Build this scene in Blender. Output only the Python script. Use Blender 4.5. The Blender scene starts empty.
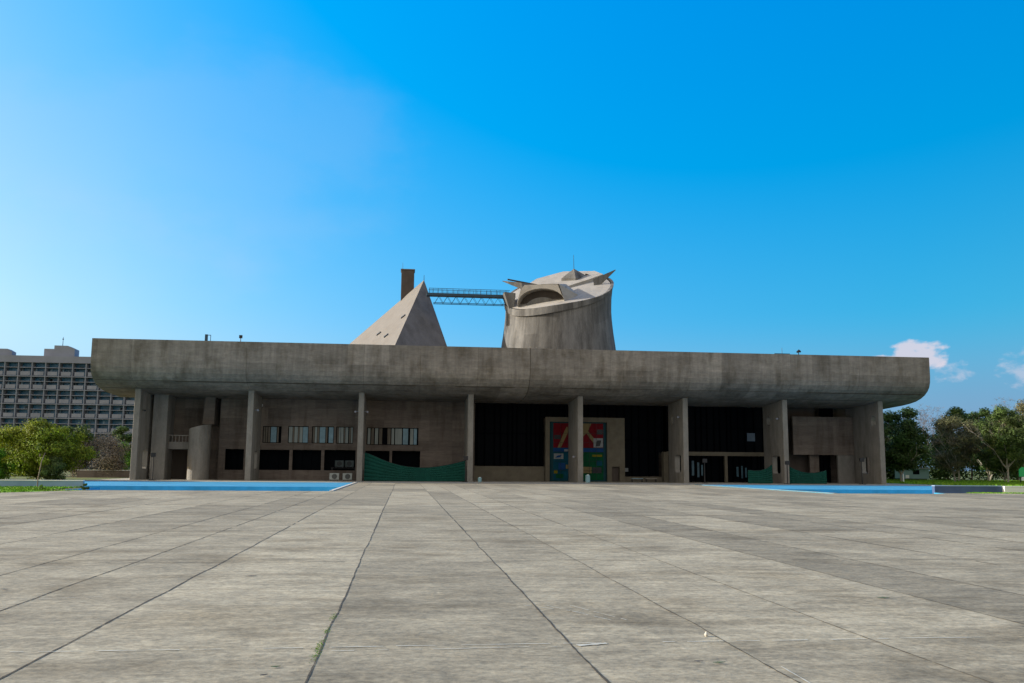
import bpy, bmesh, math, random
from mathutils import Vector, Matrix
R = math.radians
random.seed(7)
S = bpy.context.scene
C = S.collection

# ------------------------------------------------------------------ camera
cd = bpy.data.cameras.new('camera'); cam = bpy.data.objects.new('camera', cd); C.objects.link(cam); S.camera = cam
cd.sensor_width = 36; cd.lens = 904.4/1024*36; cd.clip_start = .1; cd.clip_end = 8000
yaw, pit, rol = .1177, .138, .0078
F = Vector((math.sin(yaw)*math.cos(pit), math.cos(yaw)*math.cos(pit), math.sin(pit)))
r0 = Vector((math.cos(yaw), -math.sin(yaw), 0)); u0 = r0.cross(F)
rt = r0*math.cos(rol) + u0*math.sin(rol); up = u0*math.cos(rol) - r0*math.sin(rol)
M = Matrix((rt, up, -F)).transposed().to_4x4(); M.translation = Vector((0, 0, 1.65)); cam.matrix_world = M

# ------------------------------------------------------------------ light
SUN_EL, SUN_AZ = 20.5, 10.0          # azimuth: degrees behind the facade plane, from the left
sd = Vector((-math.cos(R(SUN_AZ))*math.cos(R(SUN_EL)), math.sin(R(SUN_AZ))*math.cos(R(SUN_EL)), math.sin(R(SUN_EL))))
sl = bpy.data.lights.new('sun', 'SUN'); sl.energy = 5.0; sl.angle = R(.53); sl.color = (1, .95, .87)
so = bpy.data.objects.new('sun', sl); C.objects.link(so); so.rotation_euler = sd.to_track_quat('Z', 'Y').to_euler()
W = bpy.data.worlds.new('World'); S.world = W; W.use_nodes = True
nt = W.node_tree; N = nt.nodes; L = nt.links; N.clear()
out = N.new('ShaderNodeOutputWorld'); bg = N.new('ShaderNodeBackground'); bg.inputs['Strength'].default_value = .11
sky = N.new('ShaderNodeTexSky'); sky.sky_type = 'NISHITA'; sky.sun_disc = False
sky.sun_elevation = R(SUN_EL); sky.sun_rotation = math.atan2(sd.x, sd.y)
sky.air_density = 1.0; sky.dust_density = 3; sky.ozone_density = 4; sky.altitude = 300
tc = N.new('ShaderNodeTexCoord')
def vm(op, a, b=None, sc=None):
    v = N.new('ShaderNodeVectorMath'); v.operation = op
    for k, q in ((0, a), (1, b)):
        if q is None: continue
        if isinstance(q, tuple): v.inputs[k].default_value = q
        else: L.new(q, v.inputs[k])
    if sc is not None: L.new(sc, v.inputs['Scale'])
    return v
def ramp(v, a, b, c, d, mode='LINEAR'):
    r = N.new('ShaderNodeMapRange'); r.interpolation_type = mode
    for n_, q in (('From Min', a), ('From Max', b), ('To Min', c), ('To Max', d)): r.inputs[n_].default_value = q
    L.new(v, r.inputs['Value']); return r.outputs[0]
sep = N.new('ShaderNodeSeparateXYZ'); L.new(tc.outputs['Generated'], sep.inputs[0])
# deep clear blue over the building, paler towards the sun; unseen sky opposite the building whitened, added to fill the shade with neutral light
k7 = 7.2
c1 = vm('MULTIPLY', sky.outputs[0], (.26*k7, .185*k7, .03*k7)); c2 = vm('ADD', c1.outputs[0], (-.245*k7, .125*k7, .92*k7))
c3 = vm('MAXIMUM', c2.outputs[0], (.0, .0, .0)); cx = N.new('ShaderNodeCombineXYZ'); g_ = ramp(sep.outputs[0], -.3, .6, 1.03, .73); L.new(ramp(sep.outputs[0], -.3, .5, 1.15, .35), cx.inputs[0]); L.new(g_, cx.inputs[1]); L.new(g_, cx.inputs[2])
c4 = vm('MULTIPLY', c3.outputs[0], cx.outputs[0])
hz = N.new('ShaderNodeMix'); hz.data_type = 'RGBA'; L.new(ramp(sep.outputs[0], -.3, .55, 0, 1), hz.inputs[0]); hz.inputs[6].default_value = (3.0, 5.3, 6.3, 1); hz.inputs[7].default_value = (1.65, 2.75, 4.1, 1)
low = N.new('ShaderNodeMix'); low.data_type = 'RGBA'; L.new(ramp(sep.outputs[2], .02, .17, .95, 0, 'SMOOTHSTEP'), low.inputs[0]); L.new(c4.outputs[0], low.inputs[6]); L.new(hz.outputs[2], low.inputs[7])
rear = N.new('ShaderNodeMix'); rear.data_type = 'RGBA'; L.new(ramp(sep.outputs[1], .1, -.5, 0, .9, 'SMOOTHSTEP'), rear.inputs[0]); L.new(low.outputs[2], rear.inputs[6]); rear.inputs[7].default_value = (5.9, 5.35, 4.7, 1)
# small broken cumulus low in the sky, over the right end of the building
def cloudmask(d, w, h, thr, nsc=60):
    d = Vector(d).normalized(); e = Vector((d.y, -d.x, 0)).normalized(); u = e.cross(d)
    def dot(v, off, sc):
        a = N.new('ShaderNodeVectorMath'); a.operation = 'DOT_PRODUCT'; L.new(tc.outputs['Generated'], a.inputs[0]); a.inputs[1].default_value = v
        b = N.new('ShaderNodeMath'); b.operation = 'DIVIDE'; b.inputs[1].default_value = sc; L.new(a.outputs['Value'], b.inputs[0])
        c = N.new('ShaderNodeMath'); c.operation = 'POWER'; c.inputs[1].default_value = 2; 
        m = N.new('ShaderNodeMath'); m.operation = 'ABSOLUTE'; L.new(b.outputs[0], m.inputs[0]); L.new(m.outputs[0], c.inputs[0]); return c.outputs[0]
    a = dot(e, 0, w); b = dot(u, 0, h)
    s = N.new('ShaderNodeMath'); s.operation = 'ADD'; L.new(a, s.inputs[0]); L.new(b, s.inputs[1])
    i = N.new('ShaderNodeMath'); i.operation = 'SUBTRACT'; i.inputs[0].default_value = 1; i.use_clamp = True; L.new(s.outputs[0], i.inputs[1])
    f = N.new('ShaderNodeVectorMath'); f.operation = 'DOT_PRODUCT'; L.new(tc.outputs['Generated'], f.inputs[0]); f.inputs[1].default_value = d
    g = N.new('ShaderNodeMath'); g.operation = 'GREATER_THAN'; g.inputs[1].default_value = 0; L.new(f.outputs['Value'], g.inputs[0])
    k = N.new('ShaderNodeMath'); k.operation = 'MULTIPLY'; L.new(i.outputs[0], k.inputs[0]); L.new(g.outputs[0], k.inputs[1])
    n = N.new('ShaderNodeTexNoise'); n.inputs['Scale'].default_value = nsc; n.inputs['Detail'].default_value = 7; n.inputs['Roughness'].default_value = .55
    mp = N.new('ShaderNodeMapping'); mp.inputs['Scale'].default_value = (1, 1, 1.7); L.new(tc.outputs['Generated'], mp.inputs[0]); L.new(mp.outputs[0], n.inputs['Vector'])
    q = N.new('ShaderNodeMath'); q.operation = 'MULTIPLY_ADD'; q.inputs[1].default_value = .5; L.new(k.outputs[0], q.inputs[0]); L.new(n.outputs['Fac'], q.inputs[2])
    mr = N.new('ShaderNodeMapRange'); mr.interpolation_type = 'SMOOTHSTEP'; mr.inputs['From Min'].default_value = thr; mr.inputs['From Max'].default_value = thr+.3
    L.new(q.outputs[0], mr.inputs['Value'])
    z = N.new('ShaderNodeMath'); z.operation = 'MULTIPLY'; L.new(mr.outputs[0], z.inputs[0]); 
    t = N.new('ShaderNodeMath'); t.operation = 'GREATER_THAN'; t.inputs[1].default_value = .001; L.new(k.outputs[0], t.inputs[0]); L.new(t.outputs[0], z.inputs[1]); return z.outputs[0]
CLOUDS = [((-.24, .92, .31), .30, .15, .62, .075), ((-.30, .92, .22), .22, .08, .66, .05), ((.514, .850, .115), .036, .020, .64, .8), ((.540, .835, .096), .030, .018, .80, .42), ((.484, .868, .109), .024, .009, .60, .7), ((.592, .795, .095), .045, .035, .82, .42)]
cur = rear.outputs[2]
for d, w, h, thr, amt in CLOUDS:
    m = cloudmask(d, w, h, thr, 60 if amt > .3 else 5)
    a = N.new('ShaderNodeMath'); a.operation = 'MULTIPLY'; a.inputs[1].default_value = amt; L.new(m, a.inputs[0])
    mx = N.new('ShaderNodeMix'); mx.data_type = 'RGBA'; L.new(a.outputs[0], mx.inputs[0]); L.new(cur, mx.inputs[6]); mx.inputs[7].default_value = (5.4, 5.0, 5.6, 1); cur = mx.outputs[2]
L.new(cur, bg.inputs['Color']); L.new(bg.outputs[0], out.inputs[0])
S.view_settings.view_transform = 'Standard'; S.view_settings.look = 'None'; S.view_settings.gamma = 1; S.view_settings.exposure = 0.345
S.cycles.max_bounces = 6; S.cycles.diffuse_bounces = 4

# ------------------------------------------------------------------ materials
MATS = {}
def mat(name, col, rough=.85, spec=.3, var=.12, scale=1.0, stretch=(1, 1, 1), stain=0, stain_scale=.25, stain_stretch=(1, 1, 1), tone=0, bump=0, metal=0,
        col2=None, fine=0, fine_scale=9, alpha=1, darkstain=(.5, .47, .42), trans=0, streak=0, streak_scale=2.2, streak_stretch=(.35, 2.2, 1)):
    if name in MATS: return MATS[name]
    m = bpy.data.materials.new(name); m.use_nodes = True; MATS[name] = m
    t = m.node_tree; n = t.nodes; l = t.links; b = n['Principled BSDF']
    b.inputs['Roughness'].default_value = rough; b.inputs['Specular IOR Level'].default_value = spec; b.inputs['Metallic'].default_value = metal
    tcx = n.new('ShaderNodeTexCoord')
    def noise(sc, st, det=5, ro=.6, off=0):
        mp = n.new('ShaderNodeMapping'); mp.inputs['Scale'].default_value = st; mp.inputs['Location'].default_value = (off, off*.7, off*.3)
        l.new(tcx.outputs['Object'], mp.inputs[0])
        z = n.new('ShaderNodeTexNoise'); z.inputs['Scale'].default_value = sc; z.inputs['Detail'].default_value = det; z.inputs['Roughness'].default_value = ro
        l.new(mp.outputs[0], z.inputs['Vector']); return z.outputs['Fac']
    def rng(v, a, b_, c, d):
        r = n.new('ShaderNodeMapRange'); r.inputs['From Min'].default_value = a; r.inputs['From Max'].default_value = b_
        r.inputs['To Min'].default_value = c; r.inputs['To Max'].default_value = d; l.new(v, r.inputs['Value']); return r.outputs[0]
    def mul(v, w):
        x = n.new('ShaderNodeMath'); x.operation = 'MULTIPLY'; l.new(v, x.inputs[0]); l.new(w, x.inputs[1]); return x.outputs[0]
    base = n.new('ShaderNodeRGB'); base.outputs[0].default_value = (*col, 1); c = base.outputs[0]
    if col2:
        mx = n.new('ShaderNodeMix'); mx.data_type = 'RGBA'; l.new(rng(noise(scale*.6, stretch, off=11), .4, .62, 0, 1), mx.inputs[0]); l.new(c, mx.inputs[6]); mx.inputs[7].default_value = (*col2, 1); c = mx.outputs[2]
    f = rng(noise(scale, stretch), .3, .7, 1-var, 1+var)
    if fine: f = mul(f, rng(noise(fine_scale, stretch, 3, .7, 3), .3, .7, 1-fine, 1+fine))
    if streak: f = mul(f, rng(noise(streak_scale, streak_stretch, 6, .7, 23), .38, .62, 1-streak, 1+streak*.6))
    if tone:
        at = n.new('ShaderNodeAttribute'); at.attribute_name = 'tone'; f = mul(f, rng(at.outputs['Fac'], 0, 1, 1-tone, 1+tone))
    vm = n.new('ShaderNodeVectorMath'); vm.operation = 'SCALE'; l.new(c, vm.inputs[0]); l.new(f, vm.inputs['Scale']); c = vm.outputs[0]
    if stain:
        mx = n.new('ShaderNodeMix'); mx.data_type = 'RGBA'; mx.blend_type = 'MULTIPLY'
        l.new(rng(noise(stain_scale, stain_stretch, 6, .65, 7), .48, .68, 0, stain), mx.inputs[0]); l.new(c, mx.inputs[6]); mx.inputs[7].default_value = (*darkstain, 1); c = mx.outputs[2]
    l.new(c, b.inputs['Base Color'])
    if bump:
        bp = n.new('ShaderNodeBump'); bp.inputs['Strength'].default_value = bump; bp.inputs['Distance'].default_value = .05
        l.new(noise(scale*3, stretch, 6), bp.inputs['Height']); l.new(bp.outputs[0], b.inputs['Normal'])
    if alpha < 1: b.inputs['Alpha'].default_value = alpha
    if trans:   # leaves: some light passes through
        o = n['Material Output']; tl = n.new('ShaderNodeBsdfTranslucent'); l.new(c, tl.inputs[0]); ms = n.new('ShaderNodeMixShader'); ms.inputs[0].default_value = trans
        l.new(b.outputs[0], ms.inputs[1]); l.new(tl.outputs[0], ms.inputs[2]); l.new(ms.outputs[0], o.inputs[0])
    return m
CON = mat('board_marked_concrete', (.178, .148, .125), var=.16, scale=1.1, stretch=(.35, 1, 2.2), stain=.65, stain_scale=.5, stain_stretch=(1.6, 1, .28), tone=.16, bump=.25, fine=.14, fine_scale=5, darkstain=(.42, .38, .33))
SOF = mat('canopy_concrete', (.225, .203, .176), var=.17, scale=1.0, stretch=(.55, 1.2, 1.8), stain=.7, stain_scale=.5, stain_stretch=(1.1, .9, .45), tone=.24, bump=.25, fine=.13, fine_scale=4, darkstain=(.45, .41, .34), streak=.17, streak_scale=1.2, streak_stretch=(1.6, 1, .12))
PIER = mat('pier_concrete', (.235, .224, .202), var=.14, scale=1.2, stretch=(1, 1, .5), stain=.5, stain_scale=.7, stain_stretch=(1.5, 1.5, .3), bump=.2, fine=.1)
TOW = mat('tower_concrete', (.152, .149, .141), var=.16, scale=.9, stretch=(1, 1, .35), stain=.75, stain_scale=.45, stain_stretch=(1.3, 1.3, .16), bump=.2, fine=.12, tone=.3, darkstain=(.42, .4, .37), streak=.25, streak_scale=1.1, streak_stretch=(1.2, 1.2, .1))
PALE = mat('pale_plaster', (.34, .32, .285), var=.09, scale=1.0, stain=.35, stain_scale=.6, fine=.06)
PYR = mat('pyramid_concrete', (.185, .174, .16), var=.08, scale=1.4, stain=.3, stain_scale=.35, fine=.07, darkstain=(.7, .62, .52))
PYRD = mat('pyramid_stained_shade_concrete', (.15, .141, .132), var=.14, scale=.9, stretch=(1, 1, .4), stain=.55, stain_scale=.4, stain_stretch=(1, 1, .5), fine=.1)  # darker, streak-stained copy that paints shade onto the unlit pyramid faces
BRN = mat('brown_concrete', (.098, .08, .068), var=.15, scale=1, stretch=(1, 1, .3), stain=.4)
PLZ = mat('plaza_concrete', (.285, .256, .185), rough=.92, var=.2, scale=.7, stretch=(.9, 1.1, 1), stain=.95, stain_scale=.75, stain_stretch=(.6, 1.1, 1), tone=.2, bump=.55, fine=.34, fine_scale=15, darkstain=(.64, .61, .56), streak=.2, streak_scale=2.4, streak_stretch=(.6, 1.9, 1))
JNT = mat('joint_filler', (.07, .06, .043), var=.5, scale=8)
JNTL = mat('joint_chalk', (.47, .47, .41), var=.25, scale=6)
PAVE = mat('portico_paving', (.37, .35, .3), var=.1, scale=1.2, stain=.3)
BLUE = mat('blue_pool_paint', (.055, .30, .50), rough=.7, var=.2, scale=.5, stretch=(.5, 1, 1), stain=.6, stain_scale=.3, fine=.1, darkstain=(.55, .7, .75))
BLUED = mat('blue_pool_wall_paint', (.045, .36, .60), rough=.7, var=.14, scale=.8, stain=.4, stain_stretch=(1, 1, .3))
KERB = mat('pale_kerb', (.55, .52, .45), var=.1, scale=2)
GREYBLUE = mat('greyblue_wall_paint', (.27, .38, .52), var=.12, scale=.8, stain=.5, stain_stretch=(.6, 1, 1), darkstain=(.5, .6, .7))
NAVY = mat('faded_navy_wall_paint', (.07, .11, .21), var=.2, scale=.8, stain=.4)
WHITE = mat('white_paint', (.82, .81, .78), var=.06, scale=2, stain=.2)
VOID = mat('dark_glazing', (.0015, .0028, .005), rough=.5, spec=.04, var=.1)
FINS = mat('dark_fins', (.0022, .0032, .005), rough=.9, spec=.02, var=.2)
DARK = mat('dark_metal', (.018, .018, .02), rough=.5, spec=.4, var=.1)
BLIND = mat('pale_blind', (.34, .38, .36), rough=.8, var=.2, scale=3, stretch=(3, 1, .2))
BLINDB = mat('blue_pane', (.22, .36, .43), rough=.4, var=.2, scale=2)
BLINDD = mat('dim_blind', (.17, .15, .12), rough=.8, var=.3, scale=3, stretch=(3, 1, .2))
BEAM = mat('buff_concrete_beam', (.16, .142, .105), var=.15, scale=1.2, stain=.3)
NET = mat('green_shade_net', (.004, .07, .052), rough=.9, var=.12, scale=.5, alpha=.93)
STEEL = mat('blue_grey_steel', (.035, .075, .11), rough=.5, var=.1)
SECW = mat('secretariat_concrete', (.27, .285, .335), var=.1, scale=.2, stain=.35, stain_scale=.08)  # secretariat greys tinted blue and pale as painted-in distance haze
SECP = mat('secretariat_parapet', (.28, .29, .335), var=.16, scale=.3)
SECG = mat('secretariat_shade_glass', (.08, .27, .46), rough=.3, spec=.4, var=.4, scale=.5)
GRASS = mat('grass', (.12, .29, .016), rough=.95, var=.3, scale=.6, col2=(.17, .28, .025), fine=.3, fine_scale=4, trans=0)
FIELD = mat('field_grass', (.075, .12, .02), rough=.95, var=.3, scale=.15, col2=(.12, .12, .04), fine=.2)
BARK = mat('bark', (.14, .11, .08), var=.25, scale=4)
PBARK = mat('pale_bark', (.34, .30, .25), var=.2, scale=3)
TWIG = mat('twig_bark', (.16, .125, .10), var=.25, scale=2)
def leafmat(n, c, c2): return mat(n, c, rough=.7, spec=.25, var=.1, scale=.5, tone=.55, col2=c2, trans=.25)
LYEL = leafmat('yellow_green_leaves', (.17, .25, .014), (.23, .26, .022))
LBRT = leafmat('bright_green_leaves', (.09, .22, .018), (.12, .22, .02))
LDRK = leafmat('dark_green_leaves', (.04, .085, .02), (.062, .10, .022))
LMID = leafmat('mid_green_leaves', (.075, .125, .026), (.10, .13, .036))
LOLV = leafmat('olive_leaves', (.115, .12, .05), (.145, .13, .07))
LBRN = leafmat('dry_brown_twigs', (.19, .168, .125), (.21, .185, .14))

# ------------------------------------------------------------------ mesh helpers
class MB:
    def __init__(s): s.v = []; s.f = []; s.t = []; s.m = []
    def poly(s, pts, tone=.5, mi=0):
        b = len(s.v); s.v += [tuple(p) for p in pts]; s.f.append(tuple(range(b, b+len(pts)))); s.t.append(tone); s.m.append(mi); return s
    def box(s, x0, x1, y0, y1, z0, z1, tone=.5, mi=0):
        b = len(s.v); s.v += [(x, y, z) for z in (z0, z1) for y in (y0, y1) for x in (x0, x1)]
        for q in ((0, 2, 3, 1), (4, 5, 7, 6), (0, 1, 5, 4), (2, 6, 7, 3), (0, 4, 6, 2), (1, 3, 7, 5)):
            s.f.append(tuple(b+i for i in q)); s.t.append(tone); s.m.append(mi)
        return s
    def tube(s, pts, rads, k=7, tone=.5, cap=True):
        pts = [Vector(p) for p in pts]; rings = []
        for i, p in enumerate(pts):
            d = (pts[min(i+1, len(pts)-1)] - pts[max(i-1, 0)]).normalized()
            a = d.cross(Vector((.13, .31, .94))); a = a.normalized() if a.length > 1e-4 else Vector((1, 0, 0)); c = d.cross(a)
            b = len(s.v)
            for j in range(k):
                t = 2*math.pi*j/k; s.v.append(tuple(p + (a*math.cos(t)+c*math.sin(t))*rads[i]))
            rings.append(b)
        for i in range(len(pts)-1):
            for j in range(k):
                s.f.append((rings[i]+j, rings[i]+(j+1) % k, rings[i+1]+(j+1) % k, rings[i+1]+j)); s.t.append(tone); s.m.append(0)
        if cap:
            s.f.append(tuple(rings[0]+j for j in range(k))[::-1]); s.f.append(tuple(rings[-1]+j for j in range(k))); s.t += [tone]*2; s.m += [0]*2
        return s
    def bar(s, a, b, r, k=4, tone=.5): return s.tube([a, b], [r, r], k, tone)
    def prism(s, ring0, ring1, tone=.5):       # two matching polygons joined by sides
        b = len(s.v); n = len(ring0); s.v += [tuple(p) for p in ring0] + [tuple(p) for p in ring1]
        s.f.append(tuple(range(b, b+n))[::-1]); s.f.append(tuple(range(b+n, b+2*n))); s.t += [tone]*2; s.m += [0]*2
        for i in range(n):
            j = (i+1) % n; s.f.append((b+i, b+j, b+n+j, b+n+i)); s.t.append(tone); s.m.append(0)
        return s
    def build(s, name, m, parent=None, smooth=False, fix=True, bevel=0):
        me = bpy.data.meshes.new(name); me.from_pydata(s.v, [], s.f)
        for x in (m if isinstance(m, (list, tuple)) else [m]): me.materials.append(x)
        a = me.attributes.new('tone', 'FLOAT', 'FACE'); a.data.foreach_set('value', s.t)
        me.polygons.foreach_set('material_index', s.m)
        if fix:
            bm = bmesh.new(); bm.from_mesh(me); bmesh.ops.remove_doubles(bm, verts=bm.verts, dist=1e-5) if smooth else None
            bmesh.ops.recalc_face_normals(bm, faces=bm.faces); bm.to_mesh(me); bm.free()
        if smooth: me.polygons.foreach_set('use_smooth', [True]*len(me.polygons))
        me.update()
        o = bpy.data.objects.new(name, me); C.objects.link(o)
        if bevel:
            bv = o.modifiers.new('bevel', 'BEVEL'); bv.width = bevel; bv.segments = 2; bv.limit_method = 'ANGLE'
        if parent is not None: o.parent = parent; o.matrix_parent_inverse = Matrix.Translation(-parent.location)
        return o
def empty(name, loc, label, cat, group=None):
    o = bpy.data.objects.new(name, None); C.objects.link(o); o.location = loc; o.empty_display_size = .5; tag(o, label, cat, group); return o
def tag(o, label, cat, group=None, kind=None):
    o['label'] = label; o['category'] = cat
    if group: o['group'] = group
    if kind: o['kind'] = kind
    return o
def struct(o): o['kind'] = 'structure'; return o
def grid_wall(mb, xs, zs, y0, y1, holes, tone=lambda i, j: .5):   # wall between y0 (front) and y1, openings left out, reveals built
    xs = sorted(set(xs + [h[0] for h in holes] + [h[1] for h in holes])); zs = sorted(set(zs + [h[2] for h in holes] + [h[3] for h in holes]))
    def hole(i, j):
        if i < 0 or j < 0 or i >= len(xs)-1 or j >= len(zs)-1: return None
        cx, cz = (xs[i]+xs[i+1])/2, (zs[j]+zs[j+1])/2
        return any(h[0] < cx < h[1] and h[2] < cz < h[3] for h in holes)
    for i in range(len(xs)-1):
        for j in range(len(zs)-1):
            if hole(i, j): continue
            a, b, c, d = xs[i], xs[i+1], zs[j], zs[j+1]; t = tone((a+b)/2, (c+d)/2)
            mb.poly([(a, y0, c), (b, y0, c), (b, y0, d), (a, y0, d)], t); mb.poly([(a, y1, c), (a, y1, d), (b, y1, d), (b, y1, c)], t)
            for (di, dj, q) in ((-1, 0, [(a, y0, c), (a, y0, d), (a, y1, d), (a, y1, c)]), (1, 0, [(b, y0, c), (b, y1, c), (b, y1, d), (b, y0, d)]),
                                (0, -1, [(a, y0, c), (a, y1, c), (b, y1, c), (b, y0, c)]), (0, 1, [(a, y0, d), (b, y0, d), (b, y1, d), (a, y1, d)])):
                if hole(i+di, j+dj) is not False: mb.poly(q, t)
    return mb

# ------------------------------------------------------------------ ground
g = MB(); holesP = [(-21.6, -4.45, 61, 68.9), (-25.2, -4.45, 68.9, 73), (30.2, 39.4, 61.5, 64.2), (30.2, 46, 64.2, 73)]
xs = sorted({-2500, 2500, -25.2, -21.6, -4.45, 30.2, 39.4, 46}); ys = sorted({-400, 3500, 61, 61.5, 64.2, 68.9, 73})
for i in range(len(xs)-1):
    for j in range(len(ys)-1):
        cx, cy = (xs[i]+xs[i+1])/2, (ys[j]+ys[j+1])/2
        if any(h[0] < cx < h[1] and h[2] < cy < h[3] for h in holesP): continue
        g.poly([(xs[i], ys[j], -.03), (xs[i+1], ys[j], -.03), (xs[i+1], ys[j+1], -.03), (xs[i], ys[j+1], -.03)])
struct(g.build('ground', FIELD, fix=False))
# plaza slabs: joint pattern of wide and narrow strips
XJ = [-3.03, -.70, 1.62, 3.13, 4.62, 6.75]
pat = [1.5, 2.3, 2.3, 1.5, 1.5, 2.2]
x = 6.75; k = 0
pr = [1.55, 2.25, 2.3, 1.5, 2.3, 2.2, 1.5, 1.5]
while x < 130: x += pr[k % 8]; XJ.append(round(x, 2)); k += 1
x = -3.03; k = 0; pl = [1.45, 1.4, 2.3, 2.3, 1.5, 1.5, 2.3, 2.3]
while x > -130: x -= pl[k % 8]; XJ.insert(0, round(x, 2)); k += 1
YJ = [-22, -14, -6, 1.1, 8.7, 16.3, 23.9, 31.4, 38.9, 46.6, 54.2, 61.0]
YC = [61.0, 69, 77, 85, 92.5]
random.seed(21)
pz = MB(); TONE = {}
def slab(a, b, c, d):
    t = random.gauss(.5, .17 if c < 23 else .33)
    mx, my = (a+b)/2, (c+d)/2
    if 6.75 < mx < 8.4 and 8.7 < my < 24: t = -.9
    if 3.1 < mx < 6.75 and 8.7 < my < 24: t = .85
    if -.7 < mx < 1.6 and 38.9 < my < 62: t = 1.25
    if 3.1 < mx < 4.6 and 38.9 < my < 54: t = 1.15
    if -3 < mx < -.7 and 8.7 < my < 24: t = .95
    if -.7 < mx < 1.6 and my < 17: t = .25
    if -9 < mx < -6 and 23 < my < 32: t = .2
    pz.poly([(a, c, 0), (b, c, 0), (b, d, 0), (a, d, 0)], t)
for i in range(len(XJ)-1):
    a, b = XJ[i], XJ[i+1]
    for j in range(len(YJ)-1):
        c, d = YJ[j], YJ[j+1]
        if (a+b)/2 < -19.5:                       # the far-left corner is turf
            if c >= 54: continue
        if b > 39.4 and c >= 54: d = 62.6
        slab(a, b, c, d)
    if a >= -4.5 and b <= 30.3:
        for j in range(len(YC)-1): slab(a, b, YC[j], YC[j+1])
pz.poly([(-19.6, 54.2, .002), (-22.6, 54.2, .002), (-19.6, 61, .002)], .5)
plaza = struct(pz.build('plaza', PLZ, fix=False))
def rough_line(mb, p0, p1, w, step=.35, jit=.02, gap=0):
    p0, p1 = Vector(p0), Vector(p1); Ln = (p1-p0).length; n = max(2, int(Ln/step)); d = (p1-p0)/n; s = Vector((-d.y, d.x, 0)).normalized()
    off = 0; vel = 0; prev = None
    for i in range(n+1):
        vel = vel*.82+random.uniform(-jit, jit)*.09; off = (off+vel)*.88+random.uniform(-jit, jit)*.1
        ww = w*random.uniform(.45, 1.35); c = p0+d*i+s*off; cur_ = (c-s*ww/2, c+s*ww/2)
        if prev and random.random() > gap: mb.poly([prev[0], cur_[0], cur_[1], prev[1]])
        prev = cur_
random.seed(5)
jb = MB()
for X in XJ:
    y1 = 92.4 if -4.4 < X < 30 else (54.2 if X < -19.6 else 61)
    hero = abs(X) < 9
    if hero:
        wd = {-3.03: .022, -.7: .016, 1.62: .02, 3.13: .015, 4.62: .015, 6.75: .017}.get(X, .018)
        rough_line(jb, (X, 3, .004), (X, 24, .004), wd, .09, .022); rough_line(jb, (X, 24, .004), (X, y1, .004), .03, .6, .03, .12)
    else: rough_line(jb, (X, -20, .004), (X, min(y1, 61), .004), .034, .7, .03, .2)
for Y in YJ[1:-1]:
    if Y == 8.7: continue
    rough_line(jb, (-40, Y, .004), (60, Y, .004), .025, .3, .02, .45)
rough_line(jb, (5.0, 11.9, .004), (6.1, 11.5, .004), .012, .1, .02)
struct(jb.build('plaza_joint', JNT, fix=False))
jl = MB(); rough_line(jl, (-3.4, 8.72, .006), (9.5, 8.72, .006), .02, .12, .03, .3); rough_line(jl, (-.7, 8.55, .006), (1.6, 8.6, .006), .014, .1, .05, .4)
rough_line(jl, (1.66, 8.62, .0065), (1.95, 8.72, .0065), .07, .06, .03)
rough_line(jl, (3.16, 6.2, .006), (3.2, 7.6, .006), .014, .1, .02); rough_line(jl, (-.55, 39, .006), (9, 39, .006), .05, .4, .05, .2)
for (a, b) in (((1.75, 11.1), (2.35, 9.9)), ((2.0, 11.2), (2.5, 9.9)), ((1.4, 11.2), (2.1, 10.5)), ((-3.6, 12.2), (-4.6, 12.0))):
    rough_line(jl, (*a, .006), (*b, .006), .012, .1, .02, .25)
struct(jl.build('plaza_chalk_line', JNTL, fix=False))
# pool basins and blue terraces
def basin(x0, x1, y0, y1, z):
    b = MB(); b.poly([(x0, y0, z), (x1, y0, z), (x1, y1, z), (x0, y1, z)])
    if y0 < 63: b.poly([(x0, y0, z), (x0, y0, 0), (x1, y0, 0), (x1, y0, z)])
    if y1 > 70: b.poly([(x0, y1, z), (x1, y1, z), (x1, y1, -.006), (x0, y1, -.006)])
    b.poly([(x0, y0, z), (x0, y1, z), (x0, y1, -.0), (x0, y0, -.0)]); b.poly([(x1, y0, z), (x1, y0, 0), (x1, y1, 0), (x1, y1, z)])
    return struct(b.build('pool', BLUED, fix=False))
basin(-21.6, -4.45, 61, 68.9, -.75); basin(-25.2, -4.45, 68.9, 73, -.75); basin(30.2, 39.4, 61.5, 64.2, -.75); basin(30.2, 46, 64.2, 73, -.75)
t = MB(); t.box(-32.2, -4.45, 73.02, 92.5, -.3, .0); t.box(30.2, 60.2, 73.02, 92.5, -.3, .0); struct(t.build('pool_terrace', BLUE))
t = MB(); t.box(-4.75, -4.5, 61, 92.4, -.6, .05); struct(t.build('causeway_kerb', KERB, bevel=.02)); struct(MB().box(30.25, 30.5, 61.5, 92.4, -.6, .012).build('causeway_kerb', PLZ, bevel=.02))
t = MB(); t.box(-32.2, 60.2, 92.5, 112, -.3, .012); struct(t.build('portico_floor', PAVE))
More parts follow.
